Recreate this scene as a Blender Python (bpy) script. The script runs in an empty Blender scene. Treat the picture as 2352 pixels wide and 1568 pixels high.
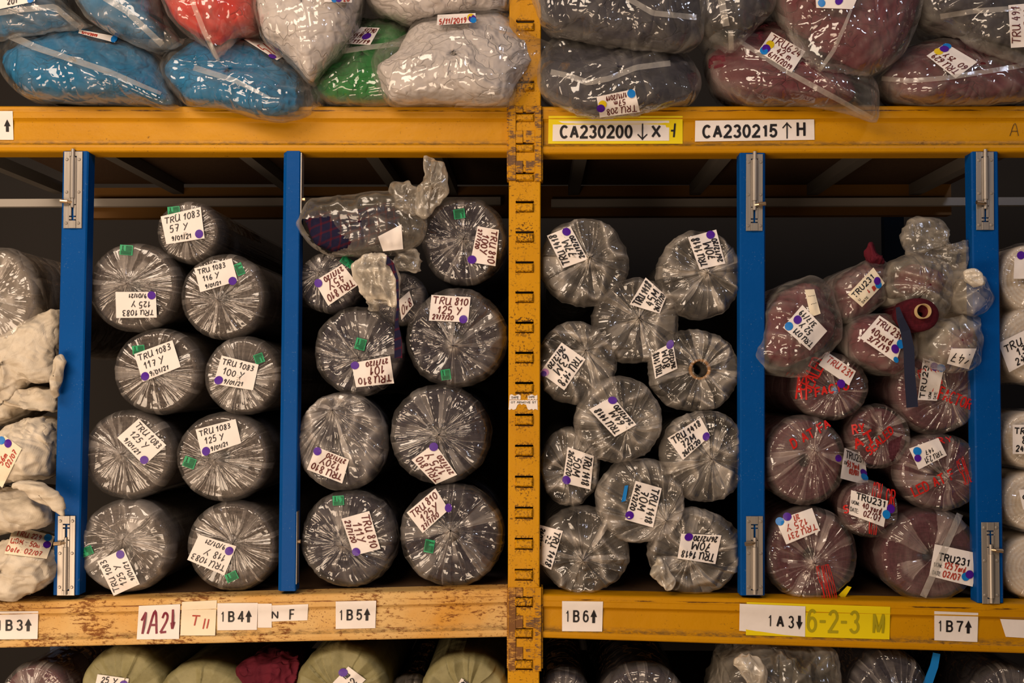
import bpy, math, random
import numpy as np
from mathutils import Vector
from mathutils.bvhtree import BVHTree

# ------------------------------------------------------------------ camera, world, lamps, exposure
SC = bpy.context.scene
COL = SC.collection
W, H, FPX = 2352.0, 1568.0, 2352.0
YAW, PITCH = math.atan(54 / 2352), math.atan(97 / 2352)
CAM = np.array([0.0, -3.14, 1.55])
cd = bpy.data.cameras.new('camera'); cam = bpy.data.objects.new('camera', cd); COL.objects.link(cam)
cd.sensor_width = 36.0; cd.lens = 36.0; cd.clip_start = 0.05
cam.location = CAM
cam.rotation_euler = (math.pi / 2 + PITCH, 0, YAW)
SC.camera = cam
SC.view_settings.view_transform = 'Standard'; SC.view_settings.look = 'None'
SC.view_settings.gamma = 1.0; SC.view_settings.use_curve_mapping = False
SC.view_settings.exposure = 0.0
SC.cycles.max_bounces = 8; SC.cycles.transparent_max_bounces = 24
SC.cycles.diffuse_bounces = 2; SC.cycles.adaptive_threshold = 0.02; SC.cycles.glossy_bounces = 2
SC.cycles.caustics_reflective = False; SC.cycles.caustics_refractive = False
SC.cycles.sample_clamp_indirect = 4.0

wd = bpy.data.worlds.new('world'); SC.world = wd; wd.use_nodes = True
wd.node_tree.nodes['Background'].inputs[0].default_value = (1.0, 0.80, 0.62, 1)
wd.node_tree.nodes['Background'].inputs[1].default_value = 0.035

def area(name, loc, target, sx, sy, power, color):
    l = bpy.data.lights.new(name, 'AREA'); l.shape = 'RECTANGLE'; l.size = sx; l.size_y = sy
    l.energy = power; l.color = color
    o = bpy.data.objects.new(name, l); COL.objects.link(o); o.location = loc
    o.rotation_euler = (Vector(target) - Vector(loc)).to_track_quat('-Z', 'Y').to_euler()
    return o
WARM = (1.0, 0.80, 0.62)
area('aisle_tube_lamp', (-1.9, -3.0, 3.9), (-0.5, 0, 1.5), 3.2, 1.0, 126, WARM)
area('low_glint_lamp', (-1.8, -2.95, 0.42), (-0.5, 0, 1.4), 2.8, 1.0, 84, (1.0, 0.76, 0.55))  # added low area light, gives the film its warm lower glints
area('cool_sparkle_lamp', (2.6, -2.6, 4.3), (0, 0, 1.4), 0.5, 0.4, 22, (0.72, 0.78, 1.0))  # small unseen lamp added for bluish sparkles on the film

# ------------------------------------------------------------------ pixel <-> world
cpn, spn, cyn, syn = math.cos(PITCH), math.sin(PITCH), math.cos(YAW), math.sin(YAW)
RT = np.array([cyn, syn, 0.0]); FW = np.array([-syn * cpn, cyn * cpn, spn]); UP = np.cross(RT, FW)
def rays(px):
    px = np.asarray(px, float).reshape(-1, 2)
    d = FW[None] + RT[None] * ((px[:, :1] - W / 2) / FPX) - UP[None] * ((px[:, 1:2] - H / 2) / FPX)
    return d
def at(px, Y):
    d = rays(px); t = (np.asarray(Y, float) - CAM[1]) / d[:, 1]
    return CAM[None] + d * t[:, None]
def P(x, y, Y=0.0): return at([(x, y)], Y)[0]
def proj(V):
    v = np.asarray(V, float) - CAM; z = v @ FW
    return np.stack([v @ RT / z * FPX + W / 2, -(v @ UP) / z * FPX + H / 2], 1)
def mpp(Y): return (Y - CAM[1]) / FPX      # metres per pixel at depth Y

# ------------------------------------------------------------------ noise
_rs = np.random.RandomState(7)
_perm = np.concatenate([_rs.permutation(256)] * 3)
_grad = _rs.normal(size=(256, 3)); _grad /= np.linalg.norm(_grad, axis=1)[:, None]
def pn(p, seed=0.0):
    p = np.asarray(p, float) + np.array([seed * 17.13, seed * 7.7, seed * 3.31])
    i = np.floor(p).astype(int); f = p - i; u = f * f * f * (f * (f * 6 - 15) + 10)
    i &= 255; r = 0
    for a in (0, 1):
        for b in (0, 1):
            for c in (0, 1):
                h = _perm[_perm[_perm[(i[:, 0] + a) & 255] + ((i[:, 1] + b) & 255)] + ((i[:, 2] + c) & 255)]
                g = _grad[h]; d = f - np.array([a, b, c])
                w = (u[:, 0] if a else 1 - u[:, 0]) * (u[:, 1] if b else 1 - u[:, 1]) * (u[:, 2] if c else 1 - u[:, 2])
                r = r + w * (g * d).sum(1)
    return r * 1.6
def ridge(p, seed=0.0): return np.clip(1 - np.abs(pn(p, seed)) * 2.2, 0, 1)
def sstep(a, b, x):
    t = np.clip((np.asarray(x, float) - a) / (b - a), 0, 1); return t * t * (3 - 2 * t)

# ------------------------------------------------------------------ objects
ORG = {}
def link_mesh(name, V, F, mats, parent=None, smooth=True, attrs=None, fmat=None, origin=None):
    V = np.asarray(V, float)
    org = ORG[parent.name] if parent else (np.array(origin) if origin is not None else np.array([V[:, 0].mean(), V[:, 1].mean(), V[:, 2].min()]))
    me = bpy.data.meshes.new(name)
    me.from_pydata((V - org).tolist(), [], [list(map(int, f)) for f in F])
    for m in (mats if isinstance(mats, (list, tuple)) else [mats]): me.materials.append(m)
    if fmat is not None: me.polygons.foreach_set('material_index', np.asarray(fmat, np.int32))
    if smooth: me.polygons.foreach_set('use_smooth', np.ones(len(me.polygons), bool))
    for k, a in (attrs or {}).items():
        a = np.asarray(a, np.float32)
        if a.ndim == 1:
            me.attributes.new(k, 'FLOAT', 'POINT').data.foreach_set('value', a)
        else:
            me.attributes.new(k, 'FLOAT_VECTOR', 'POINT').data.foreach_set('vector', a.ravel())
    me.update()
    o = bpy.data.objects.new(name, me); COL.objects.link(o)
    if parent: o.parent = parent
    else: o.location = org
    ORG[o.name] = org
    return o
def thing(name, label, cat, loc, group=None):
    o = bpy.data.objects.new(name, None); COL.objects.link(o); o.location = loc; o.empty_display_size = 0.05
    ORG[o.name] = np.array(loc, float)
    return tag(o, label, cat, group)
def tag(o, label, cat, group=None, kind='thing'):
    o['label'] = label; o['category'] = cat; o['kind'] = kind
    if group: o['group'] = group
    return o
def structure(o): o['kind'] = 'structure'; return o

class MB:
    """collects boxes, tubes and prisms into one mesh"""
    def __init__(s): s.v = []; s.f = []; s.m = []
    def add(s, V, F, mi=0):
        n = len(s.v); s.v += [tuple(v) for v in V]; s.f += [[n + i for i in f] for f in F]; s.m += [mi] * len(F)
    def box(s, x0, x1, y0, y1, z0, z1, mi=0, bev=0.0):
        s.hexa([(x0, z0), (x1, z0), (x1, z1), (x0, z1)], y0, y1, mi, bev)
    def hexa(s, q, y0, y1, mi=0, bev=0.0):
        """prism over a convex XZ polygon (counter-clockwise seen from the front) with a chamfered front"""
        q = np.asarray(q, float); n = len(q)
        if bev:
            c = q.mean(0); d = q - c; L = np.abs(d); qi = c + np.sign(d) * np.maximum(L - bev, 0)
            rings = [(qi, y0), (q, y0 + bev), (q, y1)]
        else: rings = [(q, y0), (q, y1)]
        V = [(a, yy, b) for r, yy in rings for a, b in r]; F = [list(range(n))]
        for k in range(len(rings) - 1):
            for i in range(n):
                j = (i + 1) % n; F.append([k * n + i, (k + 1) * n + i, (k + 1) * n + j, k * n + j])
        F.append(list(range((len(rings) - 1) * n, len(rings) * n))[::-1]); s.add(V, F, mi)
    def tube(s, a, b, r, n=12, mi=0, r2=None):
        a = np.array(a, float); b = np.array(b, float); d = b - a; d /= np.linalg.norm(d)
        u = np.cross(d, [0, 0, 1.0] if abs(d[2]) < .9 else [1.0, 0, 0]); u /= np.linalg.norm(u); w = np.cross(d, u)
        r2 = r if r2 is None else r2; V = []
        for p, rr in ((a, r), (b, r2)):
            for i in range(n):
                t = 2 * math.pi * i / n; V.append(p + rr * (u * math.cos(t) + w * math.sin(t)))
        F = [[i, (i + 1) % n, n + (i + 1) % n, n + i] for i in range(n)] + [list(range(n))[::-1], list(range(n, 2 * n))]
        s.add(V, F, mi)
    def build(s, name, mats, parent=None, smooth=False, **k):
        return link_mesh(name, s.v, s.f, mats, parent, smooth, fmat=s.m, **k)

def gridfaces(nr, nc, wrap=True, off=0):
    F = []
    for i in range(nr - 1):
        for j in range(nc if wrap else nc - 1):
            k = (j + 1) % nc
            F.append((off + i * nc + j, off + (i + 1) * nc + j, off + (i + 1) * nc + k, off + i * nc + k))
    return F
def vnorm(V, F):
    F = np.asarray(F); n = np.cross(V[F[:, 2]] - V[F[:, 0]], V[F[:, 3]] - V[F[:, 1]])
    N = np.zeros_like(V)
    for k in range(4): np.add.at(N, F[:, k], n)
    return N / (np.linalg.norm(N, axis=1)[:, None] + 1e-12)

# ------------------------------------------------------------------ materials
def lin(h):
    h = h.lstrip('#'); c = [int(h[i:i + 2], 16) / 255 for i in (0, 2, 4)]
    return tuple((x / 12.92 if x <= .04045 else ((x + .055) / 1.055) ** 2.4) for x in c) + (1.0,)
class NT:
    def __init__(s, name):
        s.m = bpy.data.materials.new(name); s.m.use_nodes = True; s.t = s.m.node_tree; s.t.nodes.clear()
        s.out = s.n('ShaderNodeOutputMaterial')
    def n(s, typ, ins=None, **kw):
        o = s.t.nodes.new(typ)
        for k, v in kw.items(): setattr(o, k, v)
        for k, v in (ins or {}).items(): s.set(o, k, v)
        return o
    def set(s, o, k, v):
        sock = o.inputs[k]
        if isinstance(v, bpy.types.NodeSocket): s.t.links.new(v, sock)
        elif isinstance(v, bpy.types.Node): s.t.links.new(v.outputs[0], sock)
        else: sock.default_value = v
    def math(s, op, a, b=0.0, clamp=False):
        return s.n('ShaderNodeMath', {0: a, 1: b}, operation=op, use_clamp=clamp).outputs[0]
    def mix(s, f, a, b):
        o = s.n('ShaderNodeMix', data_type='RGBA'); s.set(o, 0, f); s.set(o, 6, a); s.set(o, 7, b); return o.outputs[2]
    def noise(s, vec, scale, detail=4.0, rough=0.55, dist=0.0):
        return s.n('ShaderNodeTexNoise', {'Vector': vec, 'Scale': scale, 'Detail': detail, 'Roughness': rough, 'Distortion': dist}).outputs[0]
    def ramp(s, f, a, b):
        return s.n('ShaderNodeMapRange', {0: f, 1: a, 2: b, 3: 0.0, 4: 1.0}).outputs[0]
    def scale(s, vec, v): return s.n('ShaderNodeMapping', {0: vec, 3: v}).outputs[0]
    def obj(s): return s.n('ShaderNodeTexCoord').outputs['Object']
    def pos(s): return s.n('ShaderNodeNewGeometry').outputs['Position']
    def attr(s, name, out='Fac'): return s.n('ShaderNodeAttribute', attribute_name=name).outputs[out]
    def bump(s, h, strength, dist, nrm=None):
        o = s.n('ShaderNodeBump', {'Height': h, 'Strength': strength, 'Distance': dist})
        if nrm is not None: s.set(o, 'Normal', nrm)
        return o.outputs[0]
    def principled(s, color, rough=0.5, metal=0.0, nrm=None, spec=0.5):
        b = s.n('ShaderNodeBsdfPrincipled', {'Base Color': color, 'Roughness': rough, 'Metallic': metal, 'Specular IOR Level': spec})
        if nrm is not None: s.set(b, 'Normal', nrm)
        return b.outputs[0]
    def done(s, sh): s.t.links.new(sh, s.out.inputs[0]); return s.m

def m_plain(name, h, rough=0.6, metal=0.0, spec=0.4):
    t = NT(name); return t.done(t.principled(lin(h), rough, metal, None, spec))

def m_film(name, tint='#e6dbd2', haze=1.0, rough=0.06, crinkle=1.0, polar=True, gloss=1.0, fine=1.0):
    """clear polythene: see-through, a little milky where layers gather, glossy on top"""
    t = NT(name); pos = t.pos()
    h = t.attr('haze')
    n1 = t.noise(pos, 24.0, 3.0)
    hz = t.math('MULTIPLY', h, t.math('MULTIPLY_ADD', n1, 0.9), clamp=False)
    hz.node.inputs[1].links[0].from_node.inputs[2].default_value = 0.55
    hz = t.math('MULTIPLY', hz, haze, clamp=True)
    cre = lambda n: t.math('ABSOLUTE', t.math('SUBTRACT', n, 0.5))          # sharp folds between flat facets
    if polar:
        pv = t.attr('polar', 'Vector')
        hh = t.math('ADD', cre(t.noise(pv, 0.8, 0.0, 0.5, 0.1)), t.math('MULTIPLY', cre(t.noise(pv, 2.1, 0.0, 0.5, 0.1)), 0.4))
        nrm = t.bump(hh, 0.6 * crinkle, 0.010)
        h2 = t.math('ADD', cre(t.noise(pos, 6.0, 0.0, 0.5, 0.6)), t.math('MULTIPLY', cre(t.noise(pos, 15.0, 0.0, 0.5, 0.5)), 0.4))
        nrm = t.bump(h2, 0.8 * crinkle * fine, 0.060, nrm)
    else:
        h1 = t.math('ADD', cre(t.noise(t.scale(pos, (1.0, 1.0, 2.2)), 4.5, 0.0, 0.5, 0.8)), t.math('MULTIPLY', cre(t.noise(t.scale(pos, (2.4, 1.0, 1.0)), 9.0, 0.0, 0.5, 0.6)), 0.45))
        nrm = t.bump(h1, 0.75 * crinkle, 0.060)
        nrm = t.bump(cre(t.noise(t.scale(pos, (2.0, 1.0, 1.0)), 24.0, 0.0, 0.5, 0.4)), 0.4 * crinkle, 0.008, nrm)
    tr = t.n('ShaderNodeBsdfTransparent', {0: (0.97, 0.96, 0.95, 1)})
    df = t.n('ShaderNodeBsdfDiffuse', {0: lin(tint), 'Normal': nrm})
    b0 = t.n('ShaderNodeMixShader', {0: hz, 1: tr.outputs[0], 2: df.outputs[0]})
    gl = t.n('ShaderNodeBsdfGlossy', {0: (1, 1, 1, 1), 'Roughness': rough, 'Normal': nrm})
    fr = t.n('ShaderNodeFresnel', {0: 1.5, 'Normal': nrm})
    f = t.math('MINIMUM', t.math('MULTIPLY', fr.outputs[0], 1.45 * gloss), 0.30)
    return t.done(t.n('ShaderNodeMixShader', {0: f, 1: b0.outputs[0], 2: gl.outputs[0]}).outputs[0])

def m_roll_cloth(name, a, b, rough=0.9, band=420.0, ringw=0.05):
    """cloth wound on a roll: layers show as fine rings on the end, threads as flecks"""
    t = NT(name); pos = t.pos(); rad = t.attr('rad')
    n = t.noise(t.scale(pos, (260, 260, 60)), 1.0, 2.0)
    n2 = t.noise(t.scale(pos, (60, 260, 300)), 1.0, 2.0)
    n3 = t.noise(pos, 9.0, 3.0)
    ring = t.math('SINE', t.math('ADD', t.math('MULTIPLY', rad, band), t.math('MULTIPLY', n3, 9.0)))
    f = t.math('ADD', t.math('MULTIPLY', n, 0.55), t.math('MULTIPLY', n2, 0.55))
    f = t.math('ADD', f, t.math('MULTIPLY', ring, ringw), clamp=True)
    c = t.mix(t.ramp(f, 0.3, 0.85), lin(a), lin(b))
    nrm = t.bump(f, 0.5, 0.003)
    return t.done(t.principled(c, rough, 0, nrm, 0.15))

def m_folded(name, a, b, scale=9.0, rough=0.85, depth=0.05):
    """loosely folded cloth: many creases"""
    t = NT(name); o = t.pos()
    wv = t.n('ShaderNodeTexNoise', {'Vector': o, 'Scale': 6.0, 'Detail': 3.0})
    warp = t.n('ShaderNodeVectorMath', {0: o, 1: t.n('ShaderNodeVectorMath', {0: wv.outputs[1], 1: (0.30, 0.30, 0.30)}, operation='MULTIPLY').outputs[0]}, operation='ADD').outputs[0]
    v = t.n('ShaderNodeTexVoronoi', {'Vector': t.scale(warp, (0.8, 1.0, 1.9)), 'Scale': scale * 1.5}, feature='DISTANCE_TO_EDGE')
    vd = t.ramp(v.outputs[0], 0.0, 0.05)
    tilt = t.noise(t.scale(warp, (1, 1, 1.4)), scale * 1.1, 2.0)
    hgt = t.math('ADD', t.math('MULTIPLY', t.math('MULTIPLY', vd, t.ramp(t.noise(o, 7.0, 2.0), 0.45, 0.62)), 0.10), t.math('MULTIPLY', tilt, 0.75))
    nrm = t.bump(hgt, 0.8, depth)
    nrm = t.bump(t.noise(o, 180.0, 2.0), 0.15, 0.002, nrm)
    c = t.mix(t.ramp(t.noise(o, 5.0, 4.0), 0.3, 0.7), lin(a), lin(b))
    return t.done(t.principled(c, rough, 0, nrm, 0.2))

def m_plaid(name, base='#1d1c34', line='#4a1620', s=34.0):
    t = NT(name); o = t.pos(); x = t.n('ShaderNodeSeparateXYZ', {0: o})
    a = t.math('ADD', x.outputs[0], t.math('MULTIPLY', x.outputs[1], 0.6)); z = t.math('SUBTRACT', x.outputs[2], t.math('MULTIPLY', x.outputs[0], 0.35))
    fa = t.math('GREATER_THAN', t.math('SINE', t.math('MULTIPLY', a, s * 6.28)), 0.80)
    fz = t.math('GREATER_THAN', t.math('SINE', t.math('MULTIPLY', z, s * 6.28)), 0.72)
    f = t.math('MULTIPLY', t.math('ADD', fa, fz), 0.5)
    c = t.mix(f, lin(base), lin(line))
    nrm = t.bump(t.noise(o, 30.0, 3.0), 0.5, 0.01)
    return t.done(t.principled(c, 0.9, 0, nrm, 0.1))

def m_paint(name, base, dark, rust, wear=0.5, band=None, rough=0.45, fleck=0.12, near=False, spec=0.22):
    """old enamel paint on steel: chips down to rust, grime along the lower fold"""
    t = NT(name); o = t.pos()
    n1 = t.noise(o, 7.0, 8.0, 0.68, 0.4); n2 = t.noise(t.scale(o, (1, 1, 3.0)), 46.0, 6.0, 0.7); n3 = t.noise(o, 160.0, 3.0)
    c = t.mix(t.ramp(t.noise(o, 2.5, 5.0), 0.35, 0.7), lin(base), lin(dark))
    speck = t.ramp(t.math('ADD', t.math('MULTIPLY', n2, 0.55), t.math('MULTIPLY', n1, 0.45)), 0.66 - 0.14 * wear, 0.70 - 0.13 * wear)
    if band:
        g = t.attr('band')
        dz = t.math('MULTIPLY', t.math('MULTIPLY', t.ramp(g, 0.70, 0.80), t.math('SUBTRACT', 1.0, t.ramp(g, 0.835, 0.85))), t.ramp(n2, 0.36, 0.60))
        c = t.mix(t.math('MULTIPLY', dz, 0.75), c, lin('#5d4a2c'))
        e = t.math('SUBTRACT', 1.0, t.ramp(t.math('ABSOLUTE', t.math('SUBTRACT', g, band)), 0.006, 0.022))
        sc = t.math('MULTIPLY', e, t.ramp(t.noise(t.scale(o, (5, 1, 60)), 1.6, 5.0, 0.7), 0.48, 0.56))
        c = t.mix(sc, c, lin(rust))
    c = t.mix(t.math('MULTIPLY', speck, 0.9), c, lin(rust))
    if near: n3 = t.math('ADD', n3, t.math('MULTIPLY', t.attr('near'), 0.17))
    fl = t.math('MULTIPLY', t.ramp(n3, 0.66 - 0.10 * fleck, 0.69 - 0.10 * fleck), t.math('MAXIMUM', t.ramp(t.noise(o, 9.0, 3.0), 0.44, 0.62), t.attr('near')) if near else t.ramp(t.noise(o, 9.0, 3.0), 0.44, 0.62))
    c = t.mix(t.math('MULTIPLY', fl, min(1.0, 0.35 + fleck)), c, lin(rust))
    nrm = t.bump(t.math('SUBTRACT', t.noise(o, 14.0, 4.0), t.math('MULTIPLY', speck, 0.4)), 0.12, 0.02)
    r = t.math('MULTIPLY_ADD', speck, 0.3); r.node.inputs[2].default_value = rough
    return t.done(t.principled(c, r, 0, nrm, spec))

def m_steel(name):
    t = NT(name); o = t.pos()
    n = t.noise(t.scale(o, (220, 220, 6)), 1.0, 3.0)
    c = t.mix(n, lin('#8f867c'), lin('#bdb3a8'))
    return t.done(t.principled(c, 0.42, 0.55, t.bump(n, 0.08, 0.002)))

def m_weave(name, a, b, f=420.0, fold=0.8):
    """woven polypropylene sacking"""
    t = NT(name); o = t.pos(); x = t.n('ShaderNodeSeparateXYZ', {0: o})
    w1 = t.math('SINE', t.math('MULTIPLY', t.math('ADD', x.outputs[0], t.math('MULTIPLY', x.outputs[2], 0.5)), f * 2)); w2 = t.math('SINE', t.math('MULTIPLY', t.math('SUBTRACT', x.outputs[2], t.math('MULTIPLY', x.outputs[0], 0.5)), f * 2))
    wv = t.math('MULTIPLY', t.math('MULTIPLY', w1, w2), 0.5)
    n = t.noise(o, 11.0, 5.0, 0.65)
    c = t.mix(t.ramp(n, 0.35, 0.68), lin(a), lin(b))
    nrm = t.bump(wv, 0.10, 0.002); nrm = t.bump(t.math('ABSOLUTE', t.math('SUBTRACT', t.noise(t.scale(o, (1, 1, 1.5)), 6.5, 2.0, 0.5, 0.8), 0.5)), fold, 0.075, nrm)
    return t.done(t.principled(c, 0.6, 0, nrm, 0.35))

def m_paper(name, h):
    t = NT(name); o = t.pos()
    c = t.mix(t.ramp(t.noise(o, 12.0, 4.0), 0.3, 0.7), lin(h), tuple(x * 0.93 for x in lin(h)[:3]) + (1,))
    return t.done(t.principled(c, 0.62, 0, t.bump(t.noise(o, 30.0, 2.0), 0.12, 0.01), 0.3))

M = {}
M['film1'] = m_film('film_clear', fine=0.22)
M['film2'] = m_film('film_loose', haze=1.0, rough=0.06, fine=.85)
M['film3'] = m_film('film_milky', '#e4d8cb', 1.0, 0.07)
M['film4'] = m_film('film_thin', '#e6d3c8', 1.0, 0.06, fine=.7)
M['bagfilm'] = m_film('bag_film', '#efe6da', 1.0, 0.07, 1.0, False)
M['milky'] = m_film('milky_film', '#e8dcc9', 1.0, 0.16, 1.2, False)
M['seal'] = m_film('seal_film', '#f2e9dd', 1.0, 0.2, 0.5, False, 0.7)
M['charcoal'] = m_roll_cloth('charcoal_cloth', '#332c29', '#71665e')
M['navyroll'] = m_roll_cloth('navy_roll_cloth', '#1f1d26', '#423d47')
M['blackroll'] = m_roll_cloth('black_roll_cloth', '#211f1c', '#403c37')
M['maroonroll'] = m_roll_cloth('maroon_roll_cloth', '#451f26', '#704048')
M['creamroll'] = m_roll_cloth('cream_roll_cloth', '#ecd8bf', '#fff4e4', 0.85, 500.0, 0.16)
M['greyroll'] = m_roll_cloth('grey_roll_cloth', '#55493f', '#7d7062')
M['bluefold'] = m_folded('blue_cloth', '#08648f', '#0f7bb0')
M['redfold'] = m_folded('red_cloth', '#c0281f', '#dc3d33', 7.0)
M['whitefold'] = m_folded('white_cloth', '#cdc3be', '#dbd2ce', 9.0)
M['greenfold'] = m_folded('green_cloth', '#0f6a25', '#1b8234', 8.0)
M['navyfold'] = m_folded('navy_grey_cloth', '#2c2b35', '#45424a', 6.0)
M['maroonfold'] = m_folded('maroon_cloth', '#5a2029', '#7a3a43', 8.0)
M['deepmaroon'] = m_folded('deep_maroon_cloth', '#4a0f1c', '#651a28', 7.0)
M['plaid'] = m_plaid('plaid_cloth')
M['yellow'] = m_paint('yellow_enamel', '#c78c00', '#b87e00', '#4a2a10', 0.30, 0.11)
M['upright'] = m_paint('upright_enamel', '#cf9402', '#bb8000', '#3a1e0c', 0.55, None, 0.45, 0.5, True)
M['worn'] = m_paint('worn_enamel', '#d6b67c', '#c98a22', '#74401a', 1.0, 0.16, 0.5, 0.45)
M['connector'] = m_paint('connector_enamel', '#cc8f04', '#b87f04', '#5c463a', 1.25)
M['connworn'] = m_paint('worn_connector_enamel', '#cfa052', '#b47a24', '#6b4428', 1.5)
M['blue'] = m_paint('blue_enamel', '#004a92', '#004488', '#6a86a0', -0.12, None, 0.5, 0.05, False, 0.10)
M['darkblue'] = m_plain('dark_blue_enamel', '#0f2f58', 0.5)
M['steel'] = m_steel('brushed_steel')
M['brass'] = m_plain('bright_knob', '#c9ac8a', 0.28, 0.9)
M['sack'] = m_weave('white_sacking', '#b9aa94', '#dccfbb', fold=0.65)
M['olive'] = m_weave('olive_sacking', '#77704a', '#938b62', fold=0.12)
M['paper'] = m_paper('label_paper', '#f0e6df')
M['cream'] = m_paper('card_paper', '#efe0c4')
M['green'] = m_plain('green_sticker', '#1f9a63', 0.5)
M['greenink'] = m_plain('green_ink', '#0c4a2c', 0.6)
M['purple'] = m_plain('purple_dot', '#4b1291', 0.4)
M['bluedot'] = m_plain('blue_dot', '#0f78c8', 0.4)
M['yellowdot'] = m_plain('yellow_dot', '#e0c012', 0.4)
M['pinkdot'] = m_plain('pink_dot', '#c78ac8', 0.4)
M['black'] = m_plain('black_ink', '#1e1a1c', 0.5)
M['brownink'] = m_plain('brown_ink', '#5e1f1c', 0.5)
M['redink'] = m_plain('red_ink', '#b03a2a', 0.5)
M['winered'] = m_plain('wine_marker', '#7a1c33', 0.5)
M['filmred'] = m_plain('film_red_print', '#c4221c', 0.35)
M['yellowtape'] = m_plain('yellow_label', '#e8cf0c', 0.4)
M['fadedink'] = m_plain('faded_ink', '#a89a10', 0.5)
M['bluetape'] = m_plain('blue_tape', '#1378c4', 0.4)
M['deeproll'] = m_roll_cloth('deep_maroon_roll_cloth', '#3a0d16', '#5c1a25')
M['tan'] = m_paper('tan_tube', '#b79a6c')
M['card'] = m_paper('card_tube', '#a8763e')
M['navystrap'] = m_plain('navy_strap', '#1c2036', 0.8)
M['wood'] = m_roll_cloth('deck_board', '#4a3626', '#5e4733', 0.85, 0.0)
M['galv'] = m_plain('galvanised_bar', '#c2b8ac', 0.6, 0.2)
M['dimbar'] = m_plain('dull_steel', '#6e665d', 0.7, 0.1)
M['wall'] = m_plain('grey_wall', '#2e2925', 0.9)
M['concrete'] = m_plain('concrete_floor', '#a39788', 0.8)
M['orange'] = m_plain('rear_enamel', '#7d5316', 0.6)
# ------------------------------------------------------------------ sheets that lie on a surface (labels, tape, print)
class Sheet:
    """a paper or tape quad laid on a surface; quad = corners in reading order TL, TR, BR, BL (pixels)"""
    def __init__(s, quad, bvh, nu=12, nv=9, off=0.003, flat=0.7, maxdepth=None):
        q = np.asarray(quad, float); s.q = q
        u = np.linspace(0, 1, nu + 1); v = np.linspace(0, 1, nv + 1); s.nu, s.nv = nu, nv
        U, Vv = np.meshgrid(u, v); px = s.px(U.ravel(), Vv.ravel())
        s.w = (np.linalg.norm(q[1] - q[0]) + np.linalg.norm(q[2] - q[3])) / 2
        s.h = (np.linalg.norm(q[3] - q[0]) + np.linalg.norm(q[2] - q[1])) / 2
        d = rays(px); dn = np.linalg.norm(d, axis=1)
        D = np.full(len(d), np.nan)
        for i in range(len(d)):
            hit = bvh.ray_cast(Vector(CAM), Vector(d[i] / dn[i]), 12.0)
            if hit[0] is not None: D[i] = hit[3] / dn[i]
        ok = ~np.isnan(D)
        if not ok.any(): D[:] = 3.14
        else:
            A = np.stack([np.ones(len(D)), U.ravel(), Vv.ravel()], 1)
            med = np.median(D[ok]); good = ok & (np.abs(D - med) < 0.12)
            cf = np.linalg.lstsq(A[good], D[good], rcond=None)[0]; pl = A @ cf
            D = np.where(good, D, pl)
            G = D.reshape(nv + 1, nu + 1)
            for _ in range(4):
                Gp = np.pad(G, 1, mode='edge')
                Sm = (Gp[:-2, 1:-1] + Gp[2:, 1:-1] + Gp[1:-1, :-2] + Gp[1:-1, 2:]) / 4
                G = np.minimum(G, Sm) * 0.5 + Sm * 0.5
            S1 = G.ravel(); sh = np.max(np.where(good, S1 - D, 0)) * flat
            D = np.minimum(S1 - sh * 0.5, D)
        s.g = (CAM[None] + d * (D - off)[:, None]).reshape(nv + 1, nu + 1, 3)
        s.n = (-d / dn[:, None]).mean(0)
    def px(s, u, v):
        u = np.asarray(u)[:, None]; v = np.asarray(v)[:, None]; q = s.q
        return (q[0] * (1 - u) + q[1] * u) * (1 - v) + (q[3] * (1 - u) + q[2] * u) * v
    def ev(s, uv, off=0.0):
        uv = np.asarray(uv, float).reshape(-1, 2); x = uv[:, 0] * s.nu; y = uv[:, 1] * s.nv
        i = np.clip(np.floor(x), 0, s.nu - 1).astype(int); j = np.clip(np.floor(y), 0, s.nv - 1).astype(int)
        fx = (x - i)[:, None]; fy = (y - j)[:, None]; g = s.g
        r = (g[j, i] * (1 - fx) + g[j, i + 1] * fx) * (1 - fy) + (g[j + 1, i] * (1 - fx) + g[j + 1, i + 1] * fx) * fy
        return r + s.n * off
    def uv_of(s, x, y):
        u = v = 0.5
        for _ in range(20):
            e = s.px([u], [v])[0] - (x, y)
            du = (s.px([u + 1e-3], [v])[0] - s.px([u], [v])[0]) / 1e-3; dv = (s.px([u], [v + 1e-3])[0] - s.px([u], [v])[0]) / 1e-3
            st = np.linalg.solve(np.stack([du, dv], 1), e); u -= st[0]; v -= st[1]
        return u, v
    def mesh(s, name, mat, parent, trim=None):
        V = s.g.reshape(-1, 3); F = gridfaces(s.nv + 1, s.nu + 1, False)
        return link_mesh(name, V, F, mat, parent)
    def disc(s, name, x, y, r, mat, parent, off=0.0012, ry=None):
        u, v = s.uv_of(x, y); a = np.linspace(0, 2 * math.pi, 28, endpoint=False)
        uv = np.stack([u + np.cos(a) * r / s.w, v + np.sin(a) * (ry or r) / s.h], 1)
        V = np.vstack([s.ev([(u, v)], off), s.ev(uv, off)]); n = len(a)
        F = [(0, 1 + (i + 1) % n, 1 + i) for i in range(n)]
        return link_mesh(name, V, F, mat, parent)

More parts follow.
